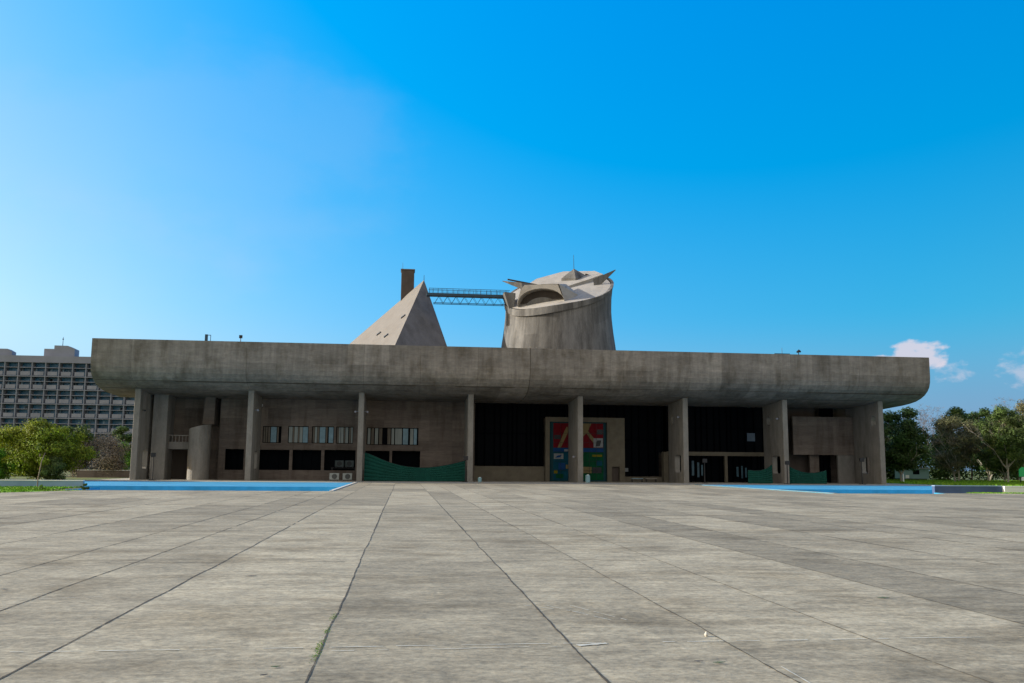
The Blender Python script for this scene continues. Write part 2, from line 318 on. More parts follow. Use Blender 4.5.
# turf strip in the left corner
random.seed(3)
gs = MB(); gs.poly([(-70, 54.2, .0), (-22.7, 54.2, 0), (-19.7, 61, 0), (-22.75, 61, 0), (-22.75, 69.6, 0), (-70, 69.6, 0)])
for _ in range(15000):
    X = random.uniform(-50, -20); Y = random.uniform(54.3, 68.6)
    if X > -22.7 and (Y > 60.8 or (X+22.6)/3 > (Y-54.2)/6.8): continue
    a = random.uniform(0, 6.28); h = random.uniform(.03, .11); w = .05; dx, dy = math.cos(a)*w, math.sin(a)*w
    gs.poly([(X-dx, Y-dy, 0), (X+dx, Y+dy, 0), (X+random.uniform(-.05, .05), Y, h)])
tag(gs.build('grass', GRASS, fix=False), 'bright green grass strip between plaza and low blue wall on the left', 'grass', kind='stuff')
gs = MB(); gs.poly([(41.5, 62.6, .0), (75, 62.6, 0), (75, 63.9, 0), (41.5, 63.9, 0)])
for _ in range(5000):
    X = random.uniform(41.6, 62); Y = random.uniform(62.7, 63.7); a = random.uniform(0, 6.28); h = random.uniform(.03, .1); w = .05; dx, dy = math.cos(a)*w, math.sin(a)*w
    gs.poly([(X-dx, Y-dy, 0), (X+dx, Y+dy, 0), (X, Y, h)])
tag(gs.build('grass', GRASS, fix=False), 'thin fringe of grass in front of the white low wall on the right', 'grass', kind='stuff')
gs = MB()
for (x0, x1, y0, y1) in ((61, 110, 88, 150), (-75, -33, 76, 90)):
    gs.poly([(x0, y0, -.02), (x1, y0, -.02), (x1, y1, -.02), (x0, y1, -.02)])
for _ in range(26000):
    X = random.uniform(61, 105); Y = random.uniform(88, 135); a = random.uniform(0, 6.28); h = random.uniform(.08, .3); w = .12; dx, dy = math.cos(a)*w, math.sin(a)*w
    gs.poly([(X-dx, Y-dy, 0), (X+dx, Y+dy, 0), (X, Y, h)])
tag(gs.build('grass', GRASS, fix=False), 'lawn under the trees at the right behind the low wall', 'grass', kind='stuff')

# low walls
def low_wall(x0, x1, y, h, m, label, capm=KERB):
    o = empty('low_wall', ((x0+x1)/2, y, 0), label, 'wall')
    MB().box(x0, x1, y, y+.35, -.8, h).build('wall_face', m, o, bevel=.02); MB().box(x0, x1, y-.03, y+.4, h, h+.06).build('coping', capm, o, bevel=.01); return o
low_wall(-75, -22.75, 68.8, .42, GREYBLUE, 'low grey-blue painted wall behind the grass strip, with the thin sapling before it', WHITE)
low_wall(39.5, 44.9, 64.25, .48, NAVY, 'low faded navy wall joining the right pool to the white wall', GREYBLUE)
low_wall(44.95, 80, 64, .46, WHITE, 'low white painted wall at the far right edge', WHITE)
low_wall(-40, -31.5, 118.5, .85, CON, 'low grey concrete wall beyond the left end of the portico', WHITE)

# ------------------------------------------------------------------ the assembly building
B = empty('assembly_building', (14, 100, 0), 'huge concrete assembly hall with upswept canopy, eight piers, pyramid and hyperbolic tower', 'building')
prof = [(96.85, 14.5), (96.85, 13.4), (96.85, 12.3), (96.93, 11.6), (97.12, 11.1), (97.5, 10.65), (98.1, 10.25), (98.9, 9.92), (100, 9.64), (101.3, 9.48), (103, 9.36), (107.6, 9.2)]
inner = [(107.6, 9.65), (103, 9.8), (101.3, 9.92), (100, 10.1), (99, 10.45), (98.2, 10.9), (97.6, 11.5), (97.25, 12.3), (97.25, 14.5)]
random.seed(12)
def canopy(x0, x1):
    b = MB(); xsn = [x0]
    while xsn[-1] < x1-5: xsn.append(xsn[-1]+random.uniform(3.2, 4.6))
    xsn.append(x1); ring = prof+inner; n = len(ring)
    for i in range(len(xsn)-1):
        a, c = xsn[i], xsn[i+1]
        tone = {}
        for k in range(n):
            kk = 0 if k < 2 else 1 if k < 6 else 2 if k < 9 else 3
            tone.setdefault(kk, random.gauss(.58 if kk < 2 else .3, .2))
            p, q = ring[k], ring[(k+1) % n]
            b.poly([(a, *p), (c, *p), (c, *q), (a, *q)], tone[kk])
    b.poly([(x0, *p) for p in ring]); b.poly([(x1, *p) for p in ring])
    return b.build('canopy', SOF, B)
canopy(-32.15, 13.44); canopy(13.50, 59.75)
sl_ = MB(); pf = [(y+.06, z+.05) for y, z in prof]
for (ya, za), (yb, zb) in zip(pf, pf[1:]): sl_.poly([(13.42, ya, za), (13.52, ya, za), (13.52, yb, zb), (13.42, yb, zb)])
sl_.build('joint_seal', JNT, B, fix=False)
# construction joints: fine dark strips along the fascia
gj = MB()
random.seed(8)
for z, y in ((10.28, 98.04), (9.66, 99.93)):
    xx = -32
    while xx < 59:
        ln = random.uniform(3, 9)
        if random.random() < .6: MB().box(xx, min(xx+ln, 59.6), y-.03, y+.02, z-.035, z-.012).build('formwork_joint', JNT, B)
        xx += ln
def pour_joint(x, w=.035):
    b = MB(); pr_ = [(y-.008, z-.004) for y, z in prof]
    for (ya, za), (yb, zb) in zip(pr_, pr_[1:]): b.poly([(x-w/2, ya, za), (x+w/2, ya, za), (x+w/2, yb, zb), (x-w/2, yb, zb)])
    b.build('pour_joint', JNT, B, fix=False)
for x in (-16.6, -28.2, -4.4, 1.6, 7.8, 22.4, 31.4, 43.1, 51.2): pour_joint(x, .022)
MB().box(-31.9, 59.5, 97.93, 98.0, 10.30, 10.325).build('formwork_joint', JNT, B)
def pier(x, holes):
    bm = bmesh.new()
    outer = [(100.15, -.1), (106, -.1), (106, 9.5), (103, 9.6), (100.15, 9.75)]
    def loop(pts):
        vs = [bm.verts.new((x-.3, y, z)) for y, z in pts]
        return [bm.edges.new((vs[i], vs[(i+1) % len(vs)])) for i in range(len(vs))]
    es = loop(outer)
    for h in holes: es += loop(h)
    bmesh.ops.triangle_fill(bm, use_beauty=True, use_dissolve=False, edges=es)
    r = bmesh.ops.extrude_face_region(bm, geom=bm.faces[:])
    bmesh.ops.translate(bm, vec=(.6, 0, 0), verts=[v for v in r['geom'] if isinstance(v, bmesh.types.BMVert)])
    bmesh.ops.recalc_face_normals(bm, faces=bm.faces[:])
    me = bpy.data.meshes.new('pier'); bm.to_mesh(me); bm.free(); me.materials.append(PIER)
    me.attributes.new('tone', 'FLOAT', 'FACE').data.foreach_set('value', [.5]*len(me.polygons))
    o = bpy.data.objects.new('pier', me); C.objects.link(o); o.parent = B; o.matrix_parent_inverse = Matrix.Translation(-B.location)
    bv = o.modifiers.new('bevel', 'BEVEL'); bv.width = .03; bv.limit_method = 'ANGLE'; bv.angle_limit = R(60)
    for z in (3.4, 7.35):
        pass
    return o
def slot(y0, y1, z0, z1, n=6):
    r = .38; p = []
    for cx, cz, a0 in ((y1-r, z1-r, 0), (y0+r, z1-r, 90), (y0+r, z0+r, 180), (y1-r, z0+r, 270)):
        for i in range(n): a = R(a0+90*i/(n-1)); p.append((cx+r*math.cos(a), cz+r*math.sin(a)))
    return p
PX = [-28.46+12*i+(.25, 0, -.23, -.23, .1, .26, .12, -.17)[i] for i in range(8)]
for i, px in enumerate(PX):
    if i == 0: h = [slot(102.3, 104.2, 1.2, 3.2)]
    elif i in (5, 6): h = [slot(101.2, 103.5, 1.15, 3.2), [(103.9, 6.8), (104.7, 6.9), (104.8, 7.7), (104.2, 8.0), (103.8, 7.4)]]
    elif i == 7: h = [slot(102.7, 104.7, 1.25, 3.15), [(100.8, 6.9), (101.8, 6.8), (101.9, 7.4), (101.6, 8.0), (101.0, 7.8)]]
    elif i in (1, 2): h = [slot(102.3, 104.2, 1.2, 3.2)]
    else: h = []
    pier(px, h)
# facade wall behind the portico
ZT = 9.5
random.seed(31)
tn = {}
def tone(x, z): return tn.setdefault((int(x//2.6), int(z//1.25)), random.gauss(.5, .3))
gz = [0, 1.1, 2.25, 3.4, 4.6, 5.8, 7.0, 8.2, ZT]
def gx(a, b): n = max(1, round((b-a)/2.6)); return [a+(b-a)*i/n for i in range(n+1)]
fw = MB()
holesL = [(-20.15, -18.1, 1.1, 3.45), (-16.6, -13.0, 1.12, 3.4), (-12.65, -9.4, 1.12, 3.42), (-9.05, -5.5, 1.12, 3.45), (-4.4, -1.6, .62, 3.4), (-1.3, 1.95, .65, 3.42),
          (-16.1, -14.0, 4.2, 6.1), (-13.25, -10.95, 4.2, 6.15), (-10.55, -8.05, 4.2, 6.15), (-7.8, -5.85, 4.2, 6.15), (-4.3, 1.7, 4.1, 6.1)]
grid_wall(fw, gx(-20.9, 8.3), gz, 107, 107.4, holesL, tone)
fw.build('facade_wall', CON, B)
MB().box(-16.9, 2.2, 106.9, 106.99, 3.5, 3.95).build('lintel', CON, B)
# windows: frame, dark opening and the blinds seen behind the glass
def window(h, ym, blinds, bars=0, fm=FINS):
    x0, x1, z0, z1 = h
    f = MB(); y0, y1 = 107.16, 107.24
    f.box(x0, x0+.07, y0, y1, z0, z1); f.box(x1-.07, x1, y0, y1, z0, z1); f.box(x0+.07, x1-.07, y0, y1, z0, z0+.07); f.box(x0+.07, x1-.07, y0, y1, z1-.07, z1)
    for i in range(bars):
        c = x0+(x1-x0)*(i+1)/(bars+1); f.box(c-.03, c+.03, y0+.005, y1-.005, z0+.07, z1-.07)
    o = f.build('window', fm, B)
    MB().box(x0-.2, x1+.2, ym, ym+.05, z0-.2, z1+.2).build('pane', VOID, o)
    for a, b, m in blinds:
        MB().box(x0+(x1-x0)*a, x0+(x1-x0)*b, 107.26, 107.3, z0+.07, z1-.07).build('blind', m, o)
window(holesL[6], 107.38+.1, [(.0, .12, BLINDD), (.15, .24, BLINDD), (.27, .38, BLINDD), (.42, .72, BLINDB), (.76, .84, BLINDD)])
window(holesL[7], 107.48, [(.03, .2, BLIND), (.215, .3, BLINDD), (.31, .46, BLIND), (.475, .55, BLINDD), (.56, .7, BLIND), (.72, .97, BLINDB)])
window(holesL[8], 107.48, [(.03, .12, BLINDD), (.13, .22, BLIND), (.235, .33, BLINDD), (.35, .6, BLINDB), (.62, .7, BLINDD), (.76, .98, BLINDB)])
window(holesL[9], 107.48, [(.03, .15, BLINDD), (.16, .25, BLIND), (.27, .42, BLIND), (.44, .52, BLINDD), (.54, .7, BLIND), (.76, .86, BLINDD), (.875, .97, BLIND)])
window(holesL[10], 107.48, [(.02, .07, BLIND), (.09, .14, BLINDD), (.16, .22, BLIND), (.24, .3, BLINDD), (.40, .46, BLINDD), (.48, .53, BLIND), (.55, .68, BLIND), (.70, .80, BLINDB), (.84, .9, BLIND), (.91, .97, BLINDB)])
for h in holesL[:6]: window(h, 108.3, [], 2)
# left end: tall wall pier, balcony, recess, curved stair drum
MB().box(-27.55, -26.0, 104, 107.2, 0, ZT).build('wall_pier', PALE if False else PIER, B, bevel=.03)
grid_wall(MB(), gx(-30, -20.9), gz, 109.5, 109.9, [(-27.6, -24.9, 0.01, 3.3)], tone).build('recessed_wall', CON, B)
MB().box(-27.6, -24.9, 109.95, 110.05, 0, 3.4).build('door', BRN, B)
MB().box(-20.92, -20.6, 107.4, 109.5, 0, ZT).build('return_wall', CON, B)
bal = MB().box(-28.1, -23.6, 105.2, 109.4, 3.35, 3.75).box(-28.1, -23.6, 105.2, 105.35, 3.75, 4.15).build('balcony', PIER, B)
rb = MB()
for i in range(12): rb.box(-27.9+i*.37, -27.84+i*.37, 105.25, 105.3, 4.15, 4.85)
rb.box(-28.0, -23.7, 105.24, 105.31, 4.85, 4.92).build('railing', PALE, bal)
dm = MB(); n = 28
for i in range(n):
    a0, a1 = math.pi*2*i/n, math.pi*2*(i+1)/n
    def P(a, top):
        xx, yy = -22.45+1.15*math.cos(a), 104.2+1.7*math.sin(a)
        return (xx, yy, (5.8+(xx+22.45)*.25) if top else 0)
    dm.poly([P(a0, 0), P(a1, 0), P(a1, 1), P(a0, 1)])
dm.poly([(-22.45+1.15*math.cos(math.pi*2*i/n), 104.2+1.7*math.sin(math.pi*2*i/n), 5.8+1.15*math.cos(math.pi*2*i/n)*.25) for i in range(n)])
dm.build('stair_drum', PIER, B, smooth=False)
MB().prism([(-22.7, 106.2, 6.2), (-21.4, 106.2, 6.2), (-21.4, 106.2, 9.4), (-22.5, 106.2, 9.4)], [(-22.7, 109, 6.2), (-21.4, 109, 6.2), (-21.4, 109, 9.4), (-22.5, 109, 9.4)]).build('stair_hood', CON, B)
# middle void, entrance portal, painted door
def glazing(x0, x1, z0, z1, y, pitch=.9):
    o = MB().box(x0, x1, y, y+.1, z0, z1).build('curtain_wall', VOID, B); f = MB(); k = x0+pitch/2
    while k < x1: f.box(k-.05, k+.05, y-.22, y-.002, z0, z1); k += pitch*random.choice((.6, .8, 1, 1.3))
    f.box(x0, x1, y-.12, y-.06, (z0+z1)/2-.06, (z0+z1)/2+.06)
    f.build('mullion', FINS, o); return o
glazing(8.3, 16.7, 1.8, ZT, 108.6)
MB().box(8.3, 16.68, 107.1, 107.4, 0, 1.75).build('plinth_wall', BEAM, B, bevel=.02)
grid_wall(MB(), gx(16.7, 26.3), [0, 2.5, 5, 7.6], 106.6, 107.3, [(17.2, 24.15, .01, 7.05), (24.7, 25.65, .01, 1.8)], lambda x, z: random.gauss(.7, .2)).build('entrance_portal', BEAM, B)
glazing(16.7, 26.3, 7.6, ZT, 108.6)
MB().box(24.7, 25.65, 107.05, 107.15, 0, 1.8).build('door', BRN, B)
ED = MB().box(17.2, 24.15, 106.98, 107.1, 0, 7.05).build('enamel_door', mat('teal_frame_paint', (.012, .06, .075), var=.1), B)
dp = MB()
RED = mat('red_enamel', (.15, .008, .014), rough=.7, spec=.08, var=.15, scale=2); CRM = mat('cream_enamel', (.21, .165, .08), rough=.7, spec=.08); GRN = mat('green_enamel', (.004, .075, .03), rough=.7, spec=.08, var=.25, scale=1.5)
BLU = mat('blue_enamel', (.012, .06, .19), rough=.7, spec=.08); YEL = mat('yellow_enamel', (.19, .16, .012), rough=.7, spec=.08); BLK = mat('black_enamel', (.012, .015, .02), rough=.4); WHT = mat('white_enamel', (.22, .24, .25), rough=.4); TEA = mat('teal_enamel', (.006, .07, .11), rough=.7, spec=.08)
def panel(x0, x1, z0, z1, m, d=0): return MB().box(x0, x1, 106.94-d, 106.978-d, z0, z1).build('enamel_panel', m, ED)
def strip(pts, m, d=.03): return MB().prism([(a, 106.93-d, b) for a, b in pts], [(a, 106.937-d+.02, b) for a, b in pts]).build('enamel_panel', m, ED)
panel(17.7, 23.75, 4.0, 6.9, RED); panel(17.7, 23.75, 3.5, 3.95, BLU); panel(17.7, 20.2, .2, 3.45, TEA); panel(20.25, 23.75, .2, 3.45, GRN)
strip([(18.2, 4.0), (18.6, 4.0), (19.7, 6.3), (19.3, 6.5), (19.0, 5.9)], CRM); strip([(20.9, 5.0), (21.3, 6.9), (22.3, 6.9), (21.9, 6.0), (23.0, 4.7), (22.6, 4.5), (21.7, 5.7)], CRM)
panel(22.55, 23.7, 4.05, 5.15, WHT, .06); strip([(22.8, 4.2), (23.3, 4.2), (23.5, 4.9), (23.0, 4.9)], BLK, .1); panel(17.75, 18.9, 2.65, 3.3, WHT, .05); strip([(17.9, 2.8), (18.5, 2.85), (18.7, 3.15), (18.2, 3.05)], BLU, .09)
for q in range(1, 7): MB().box(17.7+q*.864-.012, 17.7+q*.864+.012, 106.8, 106.82, .2, 6.9).build('panel_seam', BLK, ED)
for q in range(1, 6): MB().box(17.7, 23.75, 106.8, 106.82, .2+q*1.1-.012, .2+q*1.1+.012).build('panel_seam', BLK, ED)
panel(17.8, 18.6, 5.0, 5.5, BLK, .04); panel(20.3, 21.2, 2.2, 2.7, TEA, .04); panel(22.9, 23.6, 1.9, 2.5, TEA, .04); panel(17.75, 18.2, .95, 1.35, YEL, .05); panel(20.4, 21.0, .3, .7, YEL, .05); panel(23.0, 23.7, 5.6, 6.2, BLK, .04); panel(19.0, 19.7, 3.55, 3.8, WHT, .04)
panel(22.4, 23.6, 2.95, 3.2, YEL, .05); panel(21.2, 22.3, 1.0, 1.75, CRM, .05); panel(22.4, 23.5, 1.0, 1.7, BLK, .05); panel(19.2, 19.75, 1.5, 2.0, CRM, .05); panel(18.0, 18.9, .4, .9, GRN, .05); panel(18.3, 19.1, 1.4, 2.2, BLU, .05)
glazing(26.3, 31.0, .7, ZT, 108.6); glazing(31.0, 34.2, 3.6, ZT, 108.6); MB().box(26.32, 31.0, 107.1, 107.4, 0, .62).build('plinth_wall', BEAM, B)
MB().box(31.02, 31.6, 106.4, 107.4, 0, 3.6).build('post', BEAM, B, bevel=.02)
MB().box(26.4, 27.1, 108.2, 108.26, 1.2, 1.65).build('notice_board', WHT, B)
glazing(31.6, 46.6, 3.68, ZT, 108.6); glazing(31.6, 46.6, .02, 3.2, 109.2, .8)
MB().box(31.65, 46.6, 107.0, 107.5, 3.2, 3.67).build('beam', BEAM, B, bevel=.02)
for x in (39.0, 34.5, 43.6): MB().box(x-.17, x+.17, 107.05, 107.45, 0, 3.2).build('post', BEAM if x == 39.0 else FINS, B)
MB().box(42.2, 43.2, 108.25, 108.33, 5.05, 6.05).build('window_vent', mat('blue_grey_panel', (.12, .17, .23), var=.1), B)
for x0, x1, z0, z1 in ((35.2, 35.5, .8, 2.6), (35.9, 36.15, .6, 2.4), (36.4, 36.6, .8, 2.1), (40.9, 41.15, .7, 1.9), (41.5, 41.7, .5, 2.0), (42.0, 42.2, .6, 1.8)):  # pale bluish strips stand in for glints in the dark bay
    MB().box(x0, x1, 108.7, 108.76, z0, z1).build('glint_strip', mat('glint_blue', (.07, .15, .2), rough=.3, var=.3, scale=2), B)
# right end: hanging panel, dark recess, wall
grid_wall(MB(), gx(47.5, 55.3), [3.43, 4.6, 5.8, 7.0, 8.1], 106.8, 107.2, [], tone).build('hanging_panel', CON, B)
grid_wall(MB(), [53.2, 55.3], [0, 1.1, 2.25, 3.42], 106.9, 107.2, [], tone).build('wall_pier', PIER, B)
MB().box(55.3, 55.8, 106.2, 108.6, 0, 9.4).build('wall_pier', PIER, B, bevel=.03)
grid_wall(MB(), gx(47, 51.5), [0, 1.7, 3.4, 6, ZT], 109.0, 109.3, [], lambda x, z: random.gauss(.4, .2)).build('recessed_wall', BRN, B)
glazing(51.5, 53.3, 0.02, 3.4, 109.1, .8); MB().box(49.9, 51.1, 107.6, 108.0, 0, 3.4).build('post', CON, B)
MB().box(51.5, 53.3, 107.9, 108.0, 3.4, ZT).build('wall_infill', FINS, B); MB().box(46.6, 47.0, 107.1, 110, 0, ZT).build('wall_infill', FINS, B)
# body of the building
MB().box(-30, 57.6, 110.1, 190, -.1, 13.3).build('main_block', CON, B)
MB().box(-30.02, -29.6, 107.4, 110.1, 0, 13.3).box(57.2, 57.62, 107.2, 110.1, 0, 13.3).box(-29.6, 57.2, 107.65, 110.1, 9.7, 13.28).build('side_wall', CON, B)
# skylight pyramid: lighter concrete on the lit left, stains and painted-in shade on the faces turned from the sun
def plerp(a, b, t): return tuple(a[i]+(b[i]-a[i])*t for i in range(3))
DS = 1.06
AP, Bv, Cv, Av = [(p[0]*DS, p[1]*DS, 1.65+(p[2]-1.65)*DS) for p in ((2.42, 132, 28.98), (-1.45, 120, 17.58), (5.72, 126, 18.41), (-8.57, 140, 20.31))]
def down(p): t = (AP[2]-13.2)/(AP[2]-p[2]); return plerp(AP, p, t)
b_, c_, a_ = down(Bv), down(Cv), down(Av); d_ = (c_[0]+a_[0]-b_[0], c_[1]+a_[1]-b_[1], 13.2)
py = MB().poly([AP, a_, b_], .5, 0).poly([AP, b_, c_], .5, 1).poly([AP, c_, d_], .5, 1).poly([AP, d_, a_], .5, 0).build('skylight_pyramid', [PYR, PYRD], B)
fa, fb, fc = Vector(AP), Vector(a_), Vector(b_); nn = (fb-fa).cross(fc-fa).normalized()
if nn.x > 0: nn = -nn
e1 = (fc-fa).normalized(); e2 = nn.cross(e1)
def on_face(X, Z):   # a point of the lit flank with the given x and z
    den = nn.y; return Vector((X, AP[1]-((X-AP[0])*nn.x+(Z-AP[2])*nn.z)/den, Z))
for X, Z in ((-.48, 23.75), (-4.13, 21.68), (-2.92, 20.8)):
    p = on_face(X, Z)+nn*.02; q = e2*.42; w = e1*.16
    MB().prism([p-q-w, p+q-w, p+q+w, p-q+w], [p-q-w+nn*.12, p+q-w+nn*.12, p+q+w+nn*.12, p-q+w+nn*.12]).build('vent_slot', DARK, py)
MB().tube([(AP[0], AP[1], AP[2]-.1), (AP[0], AP[1], AP[2]+.8)], [.05, .03], 5).build('lightning_rod', DARK, py)
ch = MB().box(-1.0, 1.05, 142, 144.2, 13.3, 32.6).build('lift_tower', BRN, B, bevel=.04); MB().box(-1.1, 1.15, 141.9, 144.3, 32.6, 32.75).build('coping', CON, ch)
MB().tube([(-.8, 143, 32.75), (-.8, 143, 34)], [.03, .02], 4).build('antenna', DARK, ch)
# footbridge from the pyramid to the tower
fb_ = MB().box(2.9, 15.6, 133.4, 134.6, 26.98, 27.38).build('footbridge', STEEL, B)
rl = MB()
for yy in (133.45, 134.55):
    rl.box(3.2, 15.4, yy-.025, yy+.025, 28.05, 28.12).box(3.2, 15.4, yy-.02, yy+.02, 27.7, 27.74)
    k = 3.3
    while k < 15.4: rl.box(k-.025, k+.025, yy-.025, yy+.025, 27.3, 28.05); k += random.choice((.55, .75, .9))
rl.build('railing', STEEL, fb_)
tr = MB()
for yy in (133.5, 134.5):
    tr.bar((3.9, yy, 25.9), (15.1, yy, 25.9), .06); n = 17
    for i in range(n):
        x0 = 4.1+i*.64; tr.bar((x0, yy, 27.0 if i % 2 else 25.9), (x0+.64, yy, 25.9 if i % 2 else 27.0), .03)
tr.build('truss', STEEL, fb_)
# hyperbolic tower with its tilted lid
TC = (22.9, 134.0)
def rad(z):
    pts = [(12, 9.6), (16, 9.0), (19.4, 8.66), (22, 8.28), (24.5, 8.03), (27, 8.06), (29, 8.3), (31, 8.66), (33, 9.0)]
    for (a, ra), (b, rb_) in zip(pts, pts[1:]):
        if z <= b: return ra+(rb_-ra)*(z-a)/(b-a)
    return pts[-1][1]
def zt(a):
    r = 8.25
    return lidz(TC[0]+r*math.cos(a), TC[1]+r*math.sin(a))-rimh(a)
def rimh(a): return .12+.95*max(0, math.cos((a-R(238))*.75 if abs(a-R(238)) < 2 else 1.57))**1.4
def lidz(x, y):
    dx, dy = x-TC[0], y-TC[1]; a = math.degrees(math.atan2(dy, dx)) % 360; rr = math.hypot(dx, dy)/8
    return 28.1+.25*dx+.5*dy+(1.0*math.exp(-((a-260)/48)**2))*rr**2
tw = MB(); n = 72; m_ = 16
random.seed(17)
vt = [random.gauss(.5, .28) for _ in range(n)]
for i in range(n):
    a0, a1 = 2*math.pi*i/n, 2*math.pi*(i+1)/n
    for j in range(m_):
        q = []
        for a, jj in ((a0, j), (a1, j), (a1, j+1), (a0, j+1)):
            z = 12.5+(zt(a)-12.5)*jj/m_; q.append((TC[0]+rad(z)*math.cos(a), TC[1]+rad(z)*math.sin(a), z))
        tw.poly(q, .65*vt[i//3]+.35*vt[(i//3*7+j//3*5) % n])
T = tw.build('hyperbolic_tower', TOW, B, smooth=True)
rm = MB()
for i in range(n):
    a0, a1 = 2*math.pi*i/n, 2*math.pi*(i+1)/n
    def Q(a, o, top):
        z = zt(a)+(rimh(a) if top else 0); rr = rad(z)+o; return (TC[0]+rr*math.cos(a), TC[1]+rr*math.sin(a), z)
    tt = random.gauss(.5, .3); ov = .04+.2*min(1, rimh(a0))
    rm.poly([Q(a0, ov, 0), Q(a1, ov, 0), Q(a1, ov, 1), Q(a0, ov, 1)], tt); rm.poly([Q(a0, ov, 1), Q(a1, ov, 1), Q(a1, -.35, 1), Q(a0, -.35, 1)], tt); rm.poly([Q(a0, ov, 0), Q(a1, ov, 0), Q(a1, -.35, 0), Q(a0, -.35, 0)], tt)
rm.build('rim_band', TOW, T)
lid = MB()
for k in range(6):
    for i in range(n):
        a0, a1 = 2*math.pi*i/n, 2*math.pi*(i+1)/n; q = []
        for a, kk in ((a0, k), (a1, k), (a1, k+1), (a0, k+1)):
            rr = 7.95*kk/6; x, y = TC[0]+rr*math.cos(a), TC[1]+rr*math.sin(a); q.append((x, y, lidz(x, y)-.02+.45*(1-(kk/6)**2)))
        if k == 0: q = [q[0], q[2], q[3]]
        lid.poly(q)
lid.build('sloping_roof', PALE, T, smooth=True)
# crescent: arched opening with a wedge-shaped shell behind it
A0, A1 = Vector((16.0, 130.2, 25.0)), Vector((22.9, 127.6, 25.2))
def chord(u, z): p = A0.lerp(A1, u); return Vector((p.x, p.y, z))
back = Vector((.37, .93, 0))
outer = [(0, 25.0), (.02, 25.9), (.08, 27.4), (.125, 28.25), (.5, 28.25), (.86, 28.2), (.9, 26.6), (1.0, 25.2)]
arch = []
for i in range(13):
    a = math.pi*i/12; u = .5-.5*math.cos(a)*.96+.0; arch.append((u, 25.1+2.55*math.sin(a)**.8))
cs = MB()
def ringpts(off): return [chord(u, z)+back*off for u, z in outer]
# front face: strip between outer outline and arch
for i in range(12):
    u0, z0 = arch[i]; u1, z1 = arch[i+1]
    def top(u):
        for (ua, za), (ub, zb) in zip(outer, outer[1:]):
            if ua <= u <= ub: return za+(zb-za)*(u-ua)/max(ub-ua, 1e-6)
        return 25.0
    t0, t1 = max(top(u0), z0+.12), max(top(u1), z1+.12)
    cs.poly([chord(u0, z0), chord(u1, z1), chord(u1, t1), chord(u0, t0)])
    cs.poly([chord(u0, z0), chord(u1, z1), chord(u1, z1)+back*1.7, chord(u0, z0)+back*1.7])            # vault underside
    b0 = chord(u0, t0)+back*5.2; b1 = chord(u1, t1)+back*5.2; b0.z = max(lidz(b0.x, b0.y), z0+.1); b1.z = max(lidz(b1.x, b1.y), z1+.1)
    cs.poly([chord(u0, t0), chord(u1, t1), b1, b0])
TRp = Vector((21.95, 127.9, 28.2)); FBp = Vector((22.9, 127.5, 25.1)); BBp = Vector((25.5, 130.0, 26.9)); BCp = Vector((24.0, 133.2, 29.3))
cs.poly([TRp, FBp, BBp]); cs.poly([TRp, BBp, BCp]); cs.poly([TRp, BCp, chord(.5, 28.25)+back*3, chord(.5, 28.3)])
cs.build('crescent_shell', PALE, T, fix=True)
iw = MB(); pts = [chord(.5-.33*math.cos(math.pi*i/14), 25.0+1.45*math.sin(math.pi*i/14))+back*.7 for i in range(15)]
iw.prism(pts, [p+back*.3 for p in pts]); iw.build('inner_crescent', TOW, T)
bw = [chord(.03, 24.5)+back*1.6, chord(.97, 24.8)+back*1.6, chord(.97, 28.1)+back*1.6, chord(.03, 28.0)+back*1.6]
MB().poly(bw).build('back_wall', BRN, T)  # dark wall added so the arch interior reads as shade
stp = MB(); la = [(18.9, 131.8), (23.5, 133.6), (28.0, 134.9), (30.3, 135.8)]; lb_ = [(17.5, 137.2), (20.5, 140.6), (25, 141.4), (29.5, 138.2)]
def lp(q, h): return (q[0], q[1], lidz(*q)+h)
stp.prism([lp(q, .2) for q in la+lb_[::-1]], [lp(q, .75) for q in la+lb_[::-1]]); stp.build('upper_roof_tier', PALE, T)
# cap pyramid, box and the two horn-like spouts
cpb = [(23.9, 136.9, 30.95), (25.9, 135.7, 30.85), (28.9, 137.2, 31.05), (25.9, 140.2, 31.35)]; apx = (25.9, 137, 32.6)
cpm = MB()
for q in range(4):
    a, b = cpb[q], cpb[(q+1) % 4]; cpm.poly([a, b, apx]); cpm.poly([(a[0], a[1], 29.5), (b[0], b[1], 29.5), b, a])
cpm.build('cap_pyramid', TOW, T)
MB().tube([(25.9, 137, 32.5), (25.85, 137, 34.8)], [.05, .03], 5).build('antenna', STEEL, T)
MB().prism([(27.2, 137, 30.6), (28.5, 137, 30.7), (28.9, 137, 31.5), (27.8, 137, 31.9)], [(27.2, 138.5, 30.6), (28.5, 138.5, 30.7), (28.9, 138.5, 31.5), (27.8, 138.5, 31.9)]).build('vent_box', BRN, T)
def wedge(name, base, tip, m): return MB().prism(base, [Vector(tip)+(Vector(p)-Vector(base[0]))*.08 for p in base]).build(name, m, T)
wedge('horn', [(28.3, 133, 28.75), (29.0, 133.0, 29.0), (28.6, 133.6, 30.35), (28.15, 133.2, 30.2)], (31.6, 133.0, 31.65), TOW)
wedge('horn', [(18.6, 133.2, 28.5), (17.2, 132.2, 28.0), (17.0, 132.2, 29.1), (20.1, 134.6, 29.3)], (14.4, 134, 29.6), TOW)
MB().prism([(15.1, 133.9, 29.85), (20.2, 134.4, 29.15), (20.2, 134.4, 29.3), (15.1, 133.9, 30.0)], [(15.1, 134.3, 29.85), (20.2, 135.2, 29.15), (20.2, 135.2, 29.3), (15.1, 134.3, 30.0)]).build('spout_slab', BRN, T)
